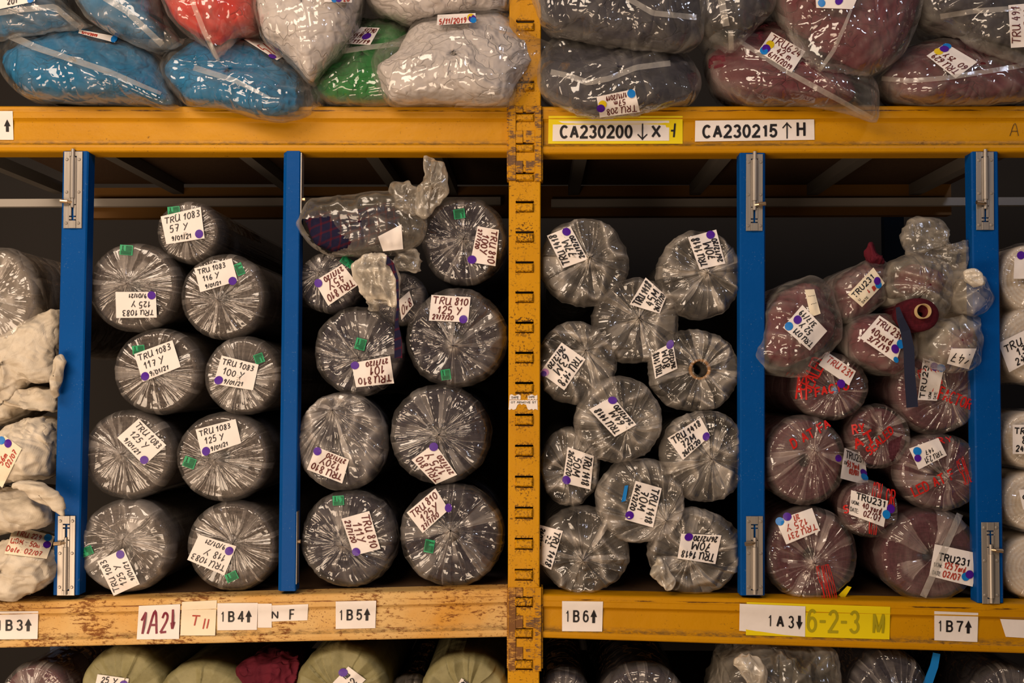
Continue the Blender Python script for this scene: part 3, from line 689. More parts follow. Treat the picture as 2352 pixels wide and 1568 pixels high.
def bag(label, film, cloth=None, y=-0.02, df=0.14, db=0.30, lean=0.25, mats=('bluefold', 'bagfilm'), seals=(), labels=(), prints=(), floor=None, group=None,
        haze=0.10, cr=0.012, ccr=0.012, hole=None, cat='fabric bag', name='bagged_fabric', film_name='plastic_bag', cloth_name='folded_cloth', ctr=None, cctr=None, pw=2.4, tails=(), freq=7.0, greens=(), rest=()):
    _seed[0] += 1; sd = _seed[0]
    V, F, n, tt, fr = blob(film, y, df, db, lean, ctr=ctr, pw=pw)
    N = vnorm(V, F)
    p = V * freq; an = random.Random(sd).uniform(-.9, .9); U_ = V[:, 0] * math.cos(an) + V[:, 2] * math.sin(an); W_ = V[:, 2] * math.cos(an) - V[:, 0] * math.sin(an)
    r1 = ridge(p, sd); r2 = ridge(np.stack([U_ * 5, V[:, 1] * 8, W_ * 24], 1), sd + 1); r3 = ridge(np.stack([W_ * 9, V[:, 1] * 9, U_ * 34], 1), sd + 2)
    rim = 1 - .7 * sstep(.8, 1, tt)
    d = (r1 * .6 + r2 * .4 + r3 * .25 - .4) * cr * rim + 0.4 * cr * pn(V * 5, sd + 3)
    V = V + N * d[:, None]
    V = flatten(V, floor); V = lift(V, rest)
    hz = np.clip(haze * (.45 + .5 * r1) + haze * .9 * r2 ** 3 * rim + .30 * sstep(.86, 1.0, tt) * (haze + .35), 0, .9)
    low = P((np.asarray(film)[:, 0]).mean(), np.asarray(film)[:, 1].max(), y)
    root = thing(name, label, cat, low, group)
    Fk = np.array(F)
    if hole is not None:
        k = ~(inpoly(proj(V)[Fk].mean(1), hole) & (fr[Fk[:, 0]] > .5)); Fk = Fk[k]
    if mats[1] is not None:
        fo = link_mesh(film_name, V, Fk, M[mats[1]], root, attrs={'haze': hz})
    if mats[0] is not None:
        pts = cloth if cloth is not None else film
        g = .972 if cloth is not None else .955
        V2, F2, n2, t2, f2 = blob(pts, y + .006, df - .018, db - .02, lean, ctr=cctr or ctr, pw=pw, grow=g)
        N2 = vnorm(V2, F2); q = V2 * 11
        d2 = (ridge(q, sd + 5) ** 2 * .5 + ridge(q * 2.2, sd + 6) ** 2 * .3 + pn(V2 * 6, sd + 7) * .6 - .55) * ccr
        V2 = V2 + N2 * np.minimum(d2, 0.001)[:, None]; V2 = flatten(V2, floor); V2 = lift(V2, rest)
        if floor is not None: V2[:, 2] += .002
        if mats[1] is not None:
            fb = bvh_of(V, F)
            for i in np.nonzero(f2 > .5)[0]:
                dv = V2[i] - CAM; L = np.linalg.norm(dv); h = fb.ray_cast(Vector(CAM), Vector(dv / L), L + .01)
                if h[0] is not None and h[3] > L - .005: pass
                if h[0] is not None and L < h[3] + .006: V2[i] = CAM + dv / L * (h[3] + .006)
        link_mesh(cloth_name, V2, closed_faces(F2, V2, n2), M[mats[0]], root)
        if mats[1] is None: V, F = V2, F2; fo = root
    bv = bvh_of(V, F); STACK[label] = bvh_of(V, closed_faces(F, V, n))
    for sl in seals: seal(root, bv, *sl)
    for i, l in enumerate(labels): paper_label(root, bv, seed=sd * 5 + i, **l)
    for gq in greens: green_sticker(root, bv, *gq)
    for q, tx in prints: film_print(fo, bv, q, tx)
    for t in tails: tail(root, *t)
    return root, bv
def strip_on(bv, pts, wpx, off=0.004, k=24):
    p = np.asarray(pts, float); d = np.r_[0, np.cumsum(np.linalg.norm(np.diff(p, axis=0), axis=1))]
    q = np.linspace(0, d[-1], k); c = np.stack([np.interp(q, d, p[:, 0]), np.interp(q, d, p[:, 1])], 1)
    t = np.gradient(c, axis=0); t /= np.linalg.norm(t, axis=1)[:, None]; nn = np.stack([-t[:, 1], t[:, 0]], 1)
    wv = np.interp(np.linspace(0, 1, k), np.linspace(0, 1, len(np.atleast_1d(wpx))), np.atleast_1d(wpx)) if np.ndim(wpx) else np.full(k, wpx)
    E = np.stack([c + nn * wv[:, None] * s for s in (-.5, 0, .5)], 0).reshape(-1, 2)
    dr = rays(E); dn = np.linalg.norm(dr, axis=1); D = []
    for i in range(len(E)):
        h = bv.ray_cast(Vector(CAM), Vector(dr[i] / dn[i]), 12.0); D.append(h[3] / dn[i] if h[0] is not None else np.nan)
    D = np.array(D).reshape(3, k)
    if np.isnan(D).all(): D[:] = 3.14
    ix = np.arange(k)
    for a in range(3):
        ok = ~np.isnan(D[a]); D[a] = np.interp(ix, ix[ok], D[a][ok]) if ok.any() else np.nanmean(D)
    for _ in range(2): D[:, 1:-1] = np.minimum(D[:, 1:-1], (D[:, :-2] + D[:, 2:]) / 2)
    V = CAM[None] + dr * (D.ravel() - off)[:, None]
    F = []
    for a in range(2):
        for i in range(k - 1): F.append((a * k + i, (a + 1) * k + i, (a + 1) * k + i + 1, a * k + i + 1))
    return V, F
def seal(root, bv, pts, wpx=12, h=.24):
    V, F = strip_on(bv, pts, wpx)
    o = link_mesh('seal_strip', V, F, M['seal'], root, attrs={'haze': np.full(len(V), h)}); o['label'] = 'whitish heat-sealed strip of the bag'
def tail(root, pts, y=-.05, depth=.04, haze=.35, mat='milky', name='twisted_tail', cr=.014, lean=0.0, freq=14):
    _seed[0] += 1; sd = _seed[0]
    V, F, n, tt, fr = blob(pts, y, depth, depth, lean, n=80, nt=14, pw=2.0)
    N = vnorm(V, F); r1 = ridge(V * freq, sd); ex = np.asarray(pts).max(0) - np.asarray(pts).min(0); r2 = ridge(V * (np.array([44, 30, 9.0]) if ex[1] > ex[0] else np.array([9, 30, 44.0])), sd + 1)
    V = V + N * ((r1 * .8 + r2 * .5 - .5) * cr)[:, None]
    hz = np.clip(.42 * haze * (.5 + .7 * r1) + .5 * r2 ** 3 * haze + .35 * sstep(.8, 1, tt) * haze, 0, .9) if haze < .7 or mat == 'milky' and haze < .9 else np.full(len(V), haze * .8)
    return link_mesh(name, V, F, M[mat], root, attrs={'haze': hz}), bvh_of(V, F)
# ------------------------------------------------------------------ the place: floor, walls, rack
def plane_box(name, x0, x1, y0, y1, z0, z1, mat):
    b = MB(); b.box(x0, x1, y0, y1, z0, z1); return structure(b.build(name, mat))
plane_box('floor', -6, 6, -7, 3.0, -0.1, 0.0, M['concrete'])
plane_box('wall_back', -6, 6, 1.95, 2.05, 0, 5.2, M['wall'])

def lz(p, q, Y=0.0):
    """height along a sloping line through two pixels, as a function of x"""
    a, b = P(*p, Y), P(*q, Y)
    return lambda x: a[2] + (np.asarray(x) - a[0]) * (b[2] - a[2]) / (b[0] - a[0])
UTL, UTR = lz((0, 242), (1165, 243)), lz((1245, 243), (2352, 241))        # top edges of the upper beams
LTL, LTR = lz((0, 1382), (1165, 1352)), lz((1245, 1364), (2352, 1386))    # top edges of the lower beams
XU = P(1204, 800)[0]

def beam(label, top, bot, x0, x1, mat, cat='rack beam'):
    """step beam: rounded upper lip, recessed face, lower lip"""
    prof = [(0.0, .075), (0.0, .012), (.012, .004), (.035, .0), (.14, -.001), (.155, .0), (.27, .0), (.285, .003), (.33, .0095), (.36, .0105),
            (.74, .0105), (.79, .0095), (.835, .002), (.85, .0), (.90, -.001), (.96, .0), (.985, .003), (1.0, .012), (1.0, .075)]
    xs = np.linspace(x0, x1, 90); V = []; band = []
    for v, yy in prof:
        z = top(xs) * (1 - v) + bot(xs) * v
        V.append(np.stack([xs, np.full(len(xs), yy), z], 1)); band += [v] * len(xs)
    V = np.vstack(V); n = len(xs)
    F = gridfaces(len(prof), n, False)
    F += [tuple(k * n + i for k in range(len(prof)))[::(1 if i else -1)] for i in (0, n - 1)]
    root = thing('rack_crossbar', label, cat, ((x0 + x1) / 2, 0, float(bot((x0 + x1) / 2))))
    o = link_mesh('beam_body', V, F, mat, root, attrs={'band': band}, smooth=False)
    return root, bvh_of(V, F)
xl, xr = P(-160, 300)[0], P(2520, 300)[0]
xa, xb = P(1169, 300)[0], P(1240, 300)[0]
UBL, UBR = lz((0, 349), (1165, 350)), lz((1245, 354), (2352, 350))
LBL, LBR = lz((0, 1489), (1165, 1464)), lz((1245, 1466), (2352, 1502))
ub_l, ubl_b = beam('yellow upper beam on the post\'s left, under the blue and white bags', UTL, UBL, xl, xa, M['yellow'])
ub_r, ubr_b = beam('yellow upper beam carrying the two long CA230200 and CA230215 signs', UTR, UBR, xb, xr, M['yellow'])
lb_l, lbl_b = beam('rusty cream-yellow lower beam marked 1B4 and 1B5', LTL, LBL, xl, xa, M['worn'])
lb_r, lbr_b = beam('yellow lower beam marked 1B6 and 1B7', LTR, LBR, xb, xr, M['yellow'])

# connectors that clasp the post
def connector(parent, side, ytop, ybot, tabs, mat):
    b = MB(); f = lambda px, py: tuple(P(px, py, -.012)[[0, 2]])
    def rect(x0, x1, y0, y1, d=-.013, e=.002): b.hexa([f(x0, y1), f(x1, y1), f(x1, y0), f(x0, y0)], d, e, bev=.0015)
    s0, s1 = (1167.5, 1185) if side < 0 else (1228.5, 1243.5)
    rect(s0, s1, ytop, ybot)
    if side < 0: rect(1164, 1168, ytop + 2, ybot - 4, -.004, .05)
    else: rect(1243, 1247, ytop + 2, ybot - 4, -.004, .05)
    prev = ytop
    for t0, t1 in tabs:
        if t0 - prev > 6:
            if side < 0: rect(1184, 1201, prev, t0 - 3, -.0115)
            else: rect(1208, 1229, prev, t0 - 3, -.0115)
        prev = t1 + 22
    o = b.build('beam_connector', mat, parent); o['label'] = 'chipped end plate hooked into the post'
UT = [(261, 277), (331, 347), (399, 414)]
LT = [(1374, 1392), (1446, 1464), (1518, 1536)]
connector(ub_l, -1, 243, 414, UT, M['connector']); connector(ub_r, 1, 243, 416, UT, M['connector'])
connector(lb_l, -1, 1349, 1540, LT, M['connworn']); connector(lb_r, 1, 1349, 1541, LT, M['connector'])

# the yellow upright with its punched, raised loops
def upright():
    root = thing('rack_upright', 'yellow rack post full of punched slots in the middle', 'rack post', (XU, 0, 0))
    b = MB(); F0 = -.008
    zt, zb = P(1204, -120)[2], P(1204, 1690)[2]
    cx = lambda py: 1206.5 - (py - 0) * 4.0 / 1568
    tabs = [(-18, -4), (51, 68), (190, 207)] + UT + [(466 + 69.3 * i, 485 + 69.3 * i) for i in range(7)] + [(955 + 71.2 * i, 975 + 71.2 * i) for i in range(6)] + LT + [(1590, 1608)]
    tabs = sorted(tabs)
    ys = [-120]
    X = lambda dx, py, Y=F0: P(cx(py) + dx, py, Y)
    # stiles
    for d0, d1 in ((-34, -21), (21, 34)):
        b.hexa([(X(d0, 1690)[0], zb), (X(d1, 1690)[0], zb), (X(d1, -120)[0], zt), (X(d0, -120)[0], zt)], F0, .005, bev=0.0)
    # rounded corners and returns
    for sgn in (-1, 1):
        q = [(34, F0), (35.4, F0 + .001), (36.5, F0 + .004), (36.8, F0 + .008), (36.8, .075), (30, .075)]
        V = []
        for py in (1690, -120):
            for dx, yy in q: p = X(sgn * dx, py); V.append((p[0], yy, zb if py > 0 else zt))
        n = len(q); Fc = [[i, i + 1, n + i + 1, n + i] if sgn > 0 else [i, n + i, n + i + 1, i + 1] for i in range(n - 1)]
        b.add(V, Fc)
    prev = -120
    for t0, t1 in tabs + [(1690, 1690)]:
        s0 = t0 - 5                                   # slot above the loop, and a thin one below it
        if s0 > prev:
            cuts = np.linspace(prev, s0, 7)
            for c0, c1 in zip(cuts[:-1], cuts[1:]): b.hexa([(X(-21, c1)[0], X(0, c1)[2]), (X(21, c1)[0], X(0, c1)[2]), (X(21, c0)[0], X(0, c0)[2]), (X(-21, c0)[0], X(0, c0)[2])], F0, .005)
        if t1 > t0:
            a, c = X(-20, t1, F0 - .010), X(20, t0, F0 - .010)
            b.hexa([(a[0], a[2]), (c[0], a[2]), (c[0], c[2]), (a[0], c[2])], F0 - .009, .004, bev=.004)
            b.box(X(-21, t0)[0], X(-19, t0)[0], F0, .005, X(0, t1)[2], X(0, t0)[2]); b.box(X(19, t0)[0], X(21, t0)[0], F0, .005, X(0, t1)[2], X(0, t0)[2])
        prev = t1 + 2
    tz = np.array([P(1204, t, F0)[2] for tt_ in tabs for t in (tt_[0] - 4, tt_[1] + 2)])
    vv = np.array(b.v); dz = np.abs(vv[:, 2:3] - tz[None]).min(1); mid = np.abs(vv[:, 0] - XU) < .029
    b.build('upright_channel', M['upright'], root, attrs={'near': np.exp(-dz / .011) * mid})
    # footplate
    f = MB(); f.box(XU - .07, XU + .07, -.03, .12, 0, .012); f.box(XU - .046, XU + .046, -.006, .075, .01, zb); f.build('post_foot', M['upright'], root)
    # worn warning sticker
    bb = MB(); bb.box(XU - .06, XU + .06, F0 - .0005, F0, .5, 3); bv = bvh_of(bb.v, bb.f)
    sh = Sheet([(1171, 907), (1234, 907), (1235, 941), (1168, 941)], bv, 8, 6, off=.001)
    # torn rim and torn-out hole
    V = []; Fq = []; n = 20
    for i in range(n + 1):
        u = i / n; V += [(u, .0 + .05 * math.sin(i * 5)), (u, .30 + .06 * math.sin(i * 3.1))]
    Fq += [(2 * i, 2 * i + 1, 2 * i + 3, 2 * i + 2) for i in range(n) if not (8 <= i <= 12)]
    k = len(V)
    for i in range(n + 1):
        u = i / n; V += [(u, .34 + .03 * math.sin(i * 3.1)), (u, (.62 if 5 < i < 13 else .97) + .05 * math.sin(i * 2.3))]
    Fq += [(k + 2 * i, k + 2 * i + 1, k + 2 * i + 3, k + 2 * i + 2) for i in range(n)]
    st = link_mesh('warning_sticker', sh.ev(V), Fq, M['paper'], root, smooth=False); st['label'] = 'torn white warning sticker'
    printed(sh, [('SAFE', .06, .08, .32, .24), ('SAFE', .68, .06, .9, .2), ('L', .78, .24, .82, .32), ('OT REMOVE ST', .06, .42, .95, .56)], M['black'], st)
upright()

# beam signs
def sign(root, bv, quad, prints=None, lines=None, ink='black', mat='paper', pw=3, printmat='black', off=.0025, nu=10, nv=6):
    sh = Sheet(quad, bv, nu, nv, off=off, flat=.2); o = sh.mesh('location_sign', M[mat], root)
    if prints: printed(sh, prints, M[printmat], o)
    if lines: handwriting(sh, lines, M[ink], o, pw, rng=random.Random(5), name='marker_writing')
    return sh, o
sign(ub_l, ubl_b, [(-70, 255), (29, 255), (31, 321), (-70, 321)], [('^', .79, .29, .94, .72)])
s_, o_ = sign(ub_r, ubr_b, [(1260, 266), (1568, 266), (1568, 330), (1259, 330)], mat='yellowtape', off=.002, prints=None, lines=[('-', .905, .35, .35), ('l', .93, .3, .45)], pw=4)
sign(ub_r, ubr_b, [(1270, 278), (1537, 277), (1537, 323), (1269, 324)], [('CA230200', .06, .20, .685, .88, .03), ('|_', .725, .14, .815, .96), ('X', .845, .2, .93, .86, .03)], off=.0035)
sign(ub_r, ubr_b, [(1597, 277), (1870, 274), (1871, 321), (1596, 325)], [('CA230215', .06, .2, .69, .86, .03), ('|^', .73, .13, .81, .92), ('H', .85, .14, .925, .8, .03)])
handwriting(Sheet([(2315, 280), (2360, 280), (2360, 320), (2315, 320)], ubr_b, 4, 4, off=.001), [('A', .1, .05, .75)], M['black'], ub_r, 1.2, name='pen_scrawl')
def bsign(root, bv, x0, x1, y0, y1, t, arrow='^', sl=0, dl=0):
    sign(root, bv, [(x0, y0), (x1, y0 + sl), (x1 - 2, y1 + sl), (x0 - dl, y1)], [(t[0], .08, .3, .17, .70, .045), (t[1], .27, .3, .43, .70, .045), (t[2], .51, .3, .66, .70, .045), (arrow, .70, .27, .86, .72)])
bsign(lb_l, lbl_b, -15, 88, 1404, 1468, '1B3', sl=-1)
sign(lb_l, lbl_b, [(319, 1391), (414, 1387), (411, 1467), (314, 1468)], None, [('1A2', .06, .2, .62, 1.0, .74), ('~', .80, .14, .60)], 'winered', pw=5)
sign(lb_l, lbl_b, [(418, 1382), (498, 1378), (494, 1459), (414, 1459)], None, [('T', .28, .42, .28), ('i', .62, .5, .3), ('i', .73, .48, .32)], 'redink', 'cream', pw=3)
sign(lb_l, lbl_b, [(592, 1386), (624, 1386), (624, 1441), (592, 1441)], None, off=.002)
s_, o_ = sign(lb_l, lbl_b, [(622, 1390), (708, 1387), (706, 1424), (622, 1427)], [('N', .02, .35, .2, .85), ('F', .50, .28, .63, .92)], off=.0018)
bsign(lb_l, lbl_b, 499, 592, 1385, 1447, '1B4', sl=-1)
bsign(lb_l, lbl_b, 771, 864, 1381, 1444, '1B5', sl=-2)
bsign(lb_r, lbr_b, 1291, 1385, 1380, 1449, '1B6', sl=1)
s_, o_ = sign(lb_r, lbr_b, [(1715, 1382), (2045, 1393), (2043, 1468), (1713, 1458)], [('6-2-3', .42, .15, .79, .86, .0), ('M', .88, .2, .96, .85, .0)], mat='yellowtape', printmat='fadedink', off=.002, nu=14)
sign(lb_r, lbr_b, [(1699, 1386), (1850, 1392), (1849, 1462), (1698, 1448)], [('1', .43, .34, .49, .76, .045), ('A', .56, .34, .68, .76, .045), ('3', .74, .34, .83, .76, .045), ('_', .86, .32, .96, .78)], off=.0035)
bsign(lb_r, lbr_b, 2146, 2247, 1403, 1470, '1B7', sl=4)
sign(lb_r, lbr_b, [(2297, 1421), (2375, 1424), (2375, 1466), (2310, 1462)], None, off=.002)

# decks, rear beams, cross bars
def deck(name, label, top, x0, x1, y0=.05, y1=1.12, th=.022):
    xs = np.linspace(x0, x1, 12); b = MB()
    z = top(xs)
    for i in range(len(xs) - 1): b.add([(xs[i], y0, z[i]), (xs[i + 1], y0, z[i + 1]), (xs[i + 1], y1, z[i + 1]), (xs[i], y1, z[i]), (xs[i], y0, z[i] - th), (xs[i + 1], y0, z[i + 1] - th), (xs[i + 1], y1, z[i + 1] - th), (xs[i], y1, z[i] - th)],
                                        [[0, 1, 2, 3], [4, 7, 6, 5], [0, 4, 5, 1], [2, 6, 7, 3], [1, 5, 6, 2], [0, 3, 7, 4]])
    o = b.build(name, M['wood'], origin=(0, y0, float(z[0]) - th)); return tag(o, label, 'shelf board')
DU = lambda x: np.where(np.asarray(x) < XU, UTL(x), UTR(x)) - .006
DL = lambda x: np.where(np.asarray(x) < XU, LTL(x), LTR(x)) - .004
deck('shelf_board', 'dark board deck above the left bays, under the blue and white bags', lambda x: UTL(x) - .006, xl, XU - .006)
deck('shelf_board', 'dark board deck above the right bays, under the navy and maroon bags', lambda x: UTR(x) - .006, XU + .006, xr)
deck('shelf_board', 'board deck the grey TRU 1083 and TRU 810 rolls stand on', lambda x: LTL(x) - .004, xl, XU - .006)
deck('shelf_board', 'board deck the TRU 1418 and TRU 231 rolls stand on', lambda x: LTR(x) - .004, XU + .006, xr)
zlow = P(1176, 1712)[2]
deck('shelf_board', 'lowest board deck under the olive sacking rolls', lambda x: np.full(np.shape(x), zlow), xl, xr)
lowb = MB(); lowb.box(xl, xr, .0, .05, zlow - .15, zlow + .002); tag(lowb.build('rack_crossbar', M['yellow']), 'lowest yellow beam below the picture\'s edge', 'rack beam')
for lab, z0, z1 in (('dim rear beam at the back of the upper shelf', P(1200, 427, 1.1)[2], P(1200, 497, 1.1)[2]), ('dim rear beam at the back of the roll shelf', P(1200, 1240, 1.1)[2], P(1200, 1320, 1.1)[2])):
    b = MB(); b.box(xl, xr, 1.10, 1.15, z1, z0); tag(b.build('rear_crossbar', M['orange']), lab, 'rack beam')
for x0, x1, lab in ((-150, 1150, 'grey bar along the back above the left bays'), (1266, 2500, 'grey bar along the back above the right bays')):
    b = MB(); a, c = P(x0, 476, 1.07), P(x1, 453, 1.07); b.box(a[0], c[0], 1.06, 1.09, a[2], c[2]); tag(b.build('rear_bar', M['galv']), lab, 'bar')
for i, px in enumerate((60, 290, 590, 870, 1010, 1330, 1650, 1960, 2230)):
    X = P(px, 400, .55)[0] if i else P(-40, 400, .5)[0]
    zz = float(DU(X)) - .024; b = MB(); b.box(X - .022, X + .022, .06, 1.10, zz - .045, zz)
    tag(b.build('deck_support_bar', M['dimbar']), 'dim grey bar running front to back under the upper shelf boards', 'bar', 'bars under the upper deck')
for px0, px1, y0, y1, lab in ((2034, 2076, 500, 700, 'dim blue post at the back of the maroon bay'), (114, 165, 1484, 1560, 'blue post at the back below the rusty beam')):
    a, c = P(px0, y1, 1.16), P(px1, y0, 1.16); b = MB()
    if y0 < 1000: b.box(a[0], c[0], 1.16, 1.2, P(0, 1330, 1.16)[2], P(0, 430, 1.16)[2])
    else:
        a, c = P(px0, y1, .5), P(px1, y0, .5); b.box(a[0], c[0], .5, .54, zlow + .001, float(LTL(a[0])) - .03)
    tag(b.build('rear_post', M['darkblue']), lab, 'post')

# blue divider posts with slide bolts
def latch(root, x, ytop, ybot, flip=1, knob=-1, w=20, lean=0.0, Y=-.002):
    """flip 1: bolt shoots upward; -1: downward"""
    Lh = ybot - ytop; T = lambda v: ytop + v * Lh if flip > 0 else ybot - v * Lh
    g = lambda dx, v: P(x + dx + lean * (T(v) - ytop), T(v), Y)[[0, 2]]
    plate = MB()
    def q(bm, d0, d1, v0, v1, y0, y1, bev=0.0006):
        a = [g(d0, v1), g(d1, v1), g(d1, v0), g(d0, v0)]
        if flip < 0: a = a[::-1]
        bm.hexa([tuple(p) for p in a], y0, y1, bev=bev)
    q(plate, -w, -8, 0, 1, Y - .002, Y + .0015); q(plate, 8, w, 0, 1, Y - .002, Y + .0015)
    q(plate, -8, 8, .0, .06, Y - .002, Y + .0015); q(plate, -8, 8, .90, 1, Y - .0045, Y + .0015)
    q(plate, -8, -2.5, .70, .84, Y - .004, Y + .0015); q(plate, 2.5, 8, .70, .84, Y - .004, Y + .0015); q(plate, -8, -2.2, .855, .885, Y - .003, Y + .0015); q(plate, 2.2, 8, .855, .885, Y - .003, Y + .0015)
    q(plate, -8, -4, .08, .69, Y - .005, Y + .0015); q(plate, 4, 8, .08, .69, Y - .005, Y + .0015)
    lat = plate.build('slide_bolt', M['steel'], root)
    p3 = lambda dx, v, yy: np.array([g(dx, v)[0], yy, g(dx, v)[1]])
    bar = MB(); bar.tube(p3(0, .075, Y - .004), p3(0, .61, Y - .004), .0085, 16); bar.tube(p3(0, -.03 if flip > 0 else .012, Y - .004), p3(0, .73, Y - .004), .0058, 14)
    bar.build('bolt_rod', M['steel'], lat)
    kb = MB(); kb.tube(p3(0, .665, Y - .006), p3(knob * 9, .662, Y - .012), .0042, 10); kb.tube(p3(knob * 8, .662, Y - .012), p3(knob * 24, .655, Y - .014), .0062, 14)
    kb.build('bolt_knob', M['brass'], lat)
    for dx in (-14, 14):
        for v in (.105, .53, .935):
            s = MB(); c = p3(dx, v, Y - .002); s.tube(c, c + np.array([0, -.0025, 0]), .0052, 12, r2=.003); s.tube(c + np.array([0, -.0024, 0]), c + np.array([0, -.0028, 0]), .0016, 6)
            s.build('screw', M['steel'], lat)
def post(label, top, bot, xs_top, xs_bot, chamfer=(3, 3), Y=.001, depth=.048):
    a0, a1 = xs_bot; t0, t1 = xs_top
    B0, B1, T1, T0 = (P(a0, bot, Y), P(a1, bot, Y), P(t1, top, Y), P(t0, top, Y))
    root = thing('divider_post', label, 'divider post', tuple((B0 + B1) / 2), 'blue divider posts')
    cl, cr_ = [c * mpp(0) for c in chamfer]
    V = []
    for p, q in ((B0, B1), (T0, T1)):
        V += [(p[0], Y + depth, p[2]), (p[0], Y + max(cl, .002), p[2]), (p[0] + cl, Y, p[2]), (q[0] - cr_, Y, q[2]), (q[0], Y + max(cr_, .002), q[2]), (q[0], Y + depth, q[2])]
    n = 6; F = [[i, (i + 1) % n, n + (i + 1) % n, n + i] for i in range(n)] + [list(range(n))[::-1], list(range(n, 2 * n))]
    link_mesh('post_body', V, F, M['blue'], root, smooth=False)
    return root
p1_ = post('leftmost blue divider post, beside the white sacks', 347, 1366, (144, 203), (121, 181)); p1_['label'] = 'blue divider post between the white sacks and the TRU 1083 rolls'
latch(p1_, 169, 348, 524, 1, -1, 21, -.012); latch(p1_, 153.5, 1184, 1367, -1, -1, 20, -.012)
p2_ = post('x', 346, 1357, (650, 690), (637, 679), (9, 2)); p2_['label'] = 'blue divider post between the TRU 1083 and TRU 810 rolls, bolts on its side'
for (y0, y1, xx, kn) in ((352, 490, 691, 458), (1174, 1340, 680, 1243)):
    b = MB(); a = P(xx, y1, .012); c = P(xx + 3.5, y0, .012); b.box(a[0], c[0], .004, .036, a[2], c[2]); lt = b.build('slide_bolt', M['steel'], p2_)
    k = MB(); kk = P(xx + 3, kn, .016); k.tube(kk, kk + np.array([.010, 0, 0]), .006, 12); k.build('bolt_knob', M['brass'], lt)
p3_ = post('x', 351, 1367, (1699, 1758), (1701, 1757)); p3_['label'] = 'blue divider post between the TRU 1418 and TRU 231 rolls'
latch(p3_, 1733, 354, 530, 1, 1, 19, -.004); latch(p3_, 1733, 1185, 1366, -1, -1, 19, .0)
p4_ = post('x', 348, 1384, (2231, 2293), (2245, 2306)); p4_['label'] = 'blue divider post beside the cream rolls'
latch(p4_, 2262, 349, 528, 1, -1, 20, .004); latch(p4_, 2274, 1199, 1386, -1, 1, 20, .012)
# ------------------------------------------------------------------ bay of charcoal rolls (TRU 1083)
GA = 'charcoal rolls of the second bay from the edge'; GA = 'charcoal rolls tagged 1083'
def L3(q, a, b, c, **k):
    """three handwritten lines on a label"""
    sc = k.pop('sc', (.07, .11, .24)); lines = [(a, .06, .09, .20), (b, .15, .40, .22), (c, .16, .77, .15)] if not k.pop('big', 0) else [(a, .05, .08, .26), (b, .2, .42, .28), (c, .08, .76, .17)]
    return dict(quad=q, lines=lines, **k)
def A(label, c, r, q, a, b, dots, greens=(), g=(0, 0), dt='9/01/21', **k):
    return roll(label, c, r, st='A', gather=g, group=GA, labels=[L3(q, a, b, dt, dots=dots, pw=1.9)] if q else (), greens=greens, **k)
A('small charcoal roll tagged 57 Y resting on top of its stack', (432, 531), (77, 73), [(369, 497), (461, 475), (470, 547), (382, 561)], 'TRU 1083', '57 Y', [('p', 457, 537)], [(399, 484, -5)], (0, 10), y0=.10)
A('charcoal roll tagged 125 Y upside down, with a green sticker straight above the label', (305, 658), (110, 105), [(360, 729), (267, 730), (265, 670), (358, 670)], 'TRU 1083', '125 Y', [('p', 348, 678)], [(290, 574, 4, 30, 23)], (-6, -5), y0=.07)
A('charcoal roll tagged 116 Y', (512, 680), (103, 101), [(446, 616), (532, 593), (546, 645), (460, 671)], 'TRU 1083', '116 Y', [('p', 534, 645)], [(550, 618, 68, 28, 18)], (-6, 10), y0=.07)
A('charcoal roll tagged 117 Y', (360, 852), (105, 101), [(308, 813), (396, 781), (415, 842), (328, 877)], 'TRU 1083', '117 Y', [('p', 333, 864)], [(318, 803, -6)], (-5, 4), y0=.065)
A('charcoal roll tagged 100 Y touching the blue post', (556, 862), (92, 92), [(509, 816), (594, 837), (581, 896), (490, 881)], 'TRU 1083', '100 Y', [('p', 502, 873)], [(595, 823, 160, 22, 22)], (0, 6), y0=.065)
A('charcoal roll tagged 125 Y on a label turned like a diamond', (292, 1045), (110, 104), [(319, 961), (382, 1022), (331, 1069), (269, 1005)], 'TRU 1083', '125 Y', [('p', 331, 1056)], (), (-6, -4), y0=.06)
A('charcoal roll tagged 125 Y upright, green sticker left of its middle', (512, 1050), (113, 104), [(449, 986), (541, 962), (554, 1017), (464, 1048)], 'TRU 1083', '125 Y', [('p', 473, 1036)], [(435, 1062, 20, 28, 24)], (-12, 4), y0=.06)
A('charcoal roll in loose film tagged 125 Y sideways, lowest beside the bolted post', (286, 1255), (113, 108), [(261, 1368), (223, 1289), (283, 1259), (321, 1341)], 'TRU 1083', '125 Y', [('p', 276, 1273)], [(199, 1266, -22)], (6, -20), y0=.055, over=dict(cr=.018, nf=20, haze=.06))
A('charcoal roll tagged 118 Y with its green sticker below the label', (533, 1255), (108, 105), [(515, 1321), (430, 1285), (457, 1227), (543, 1254)], 'TRU 1083', '118 Y', [('p', 526, 1265)], [(532, 1324, -25)], (8, -10), y0=.055)

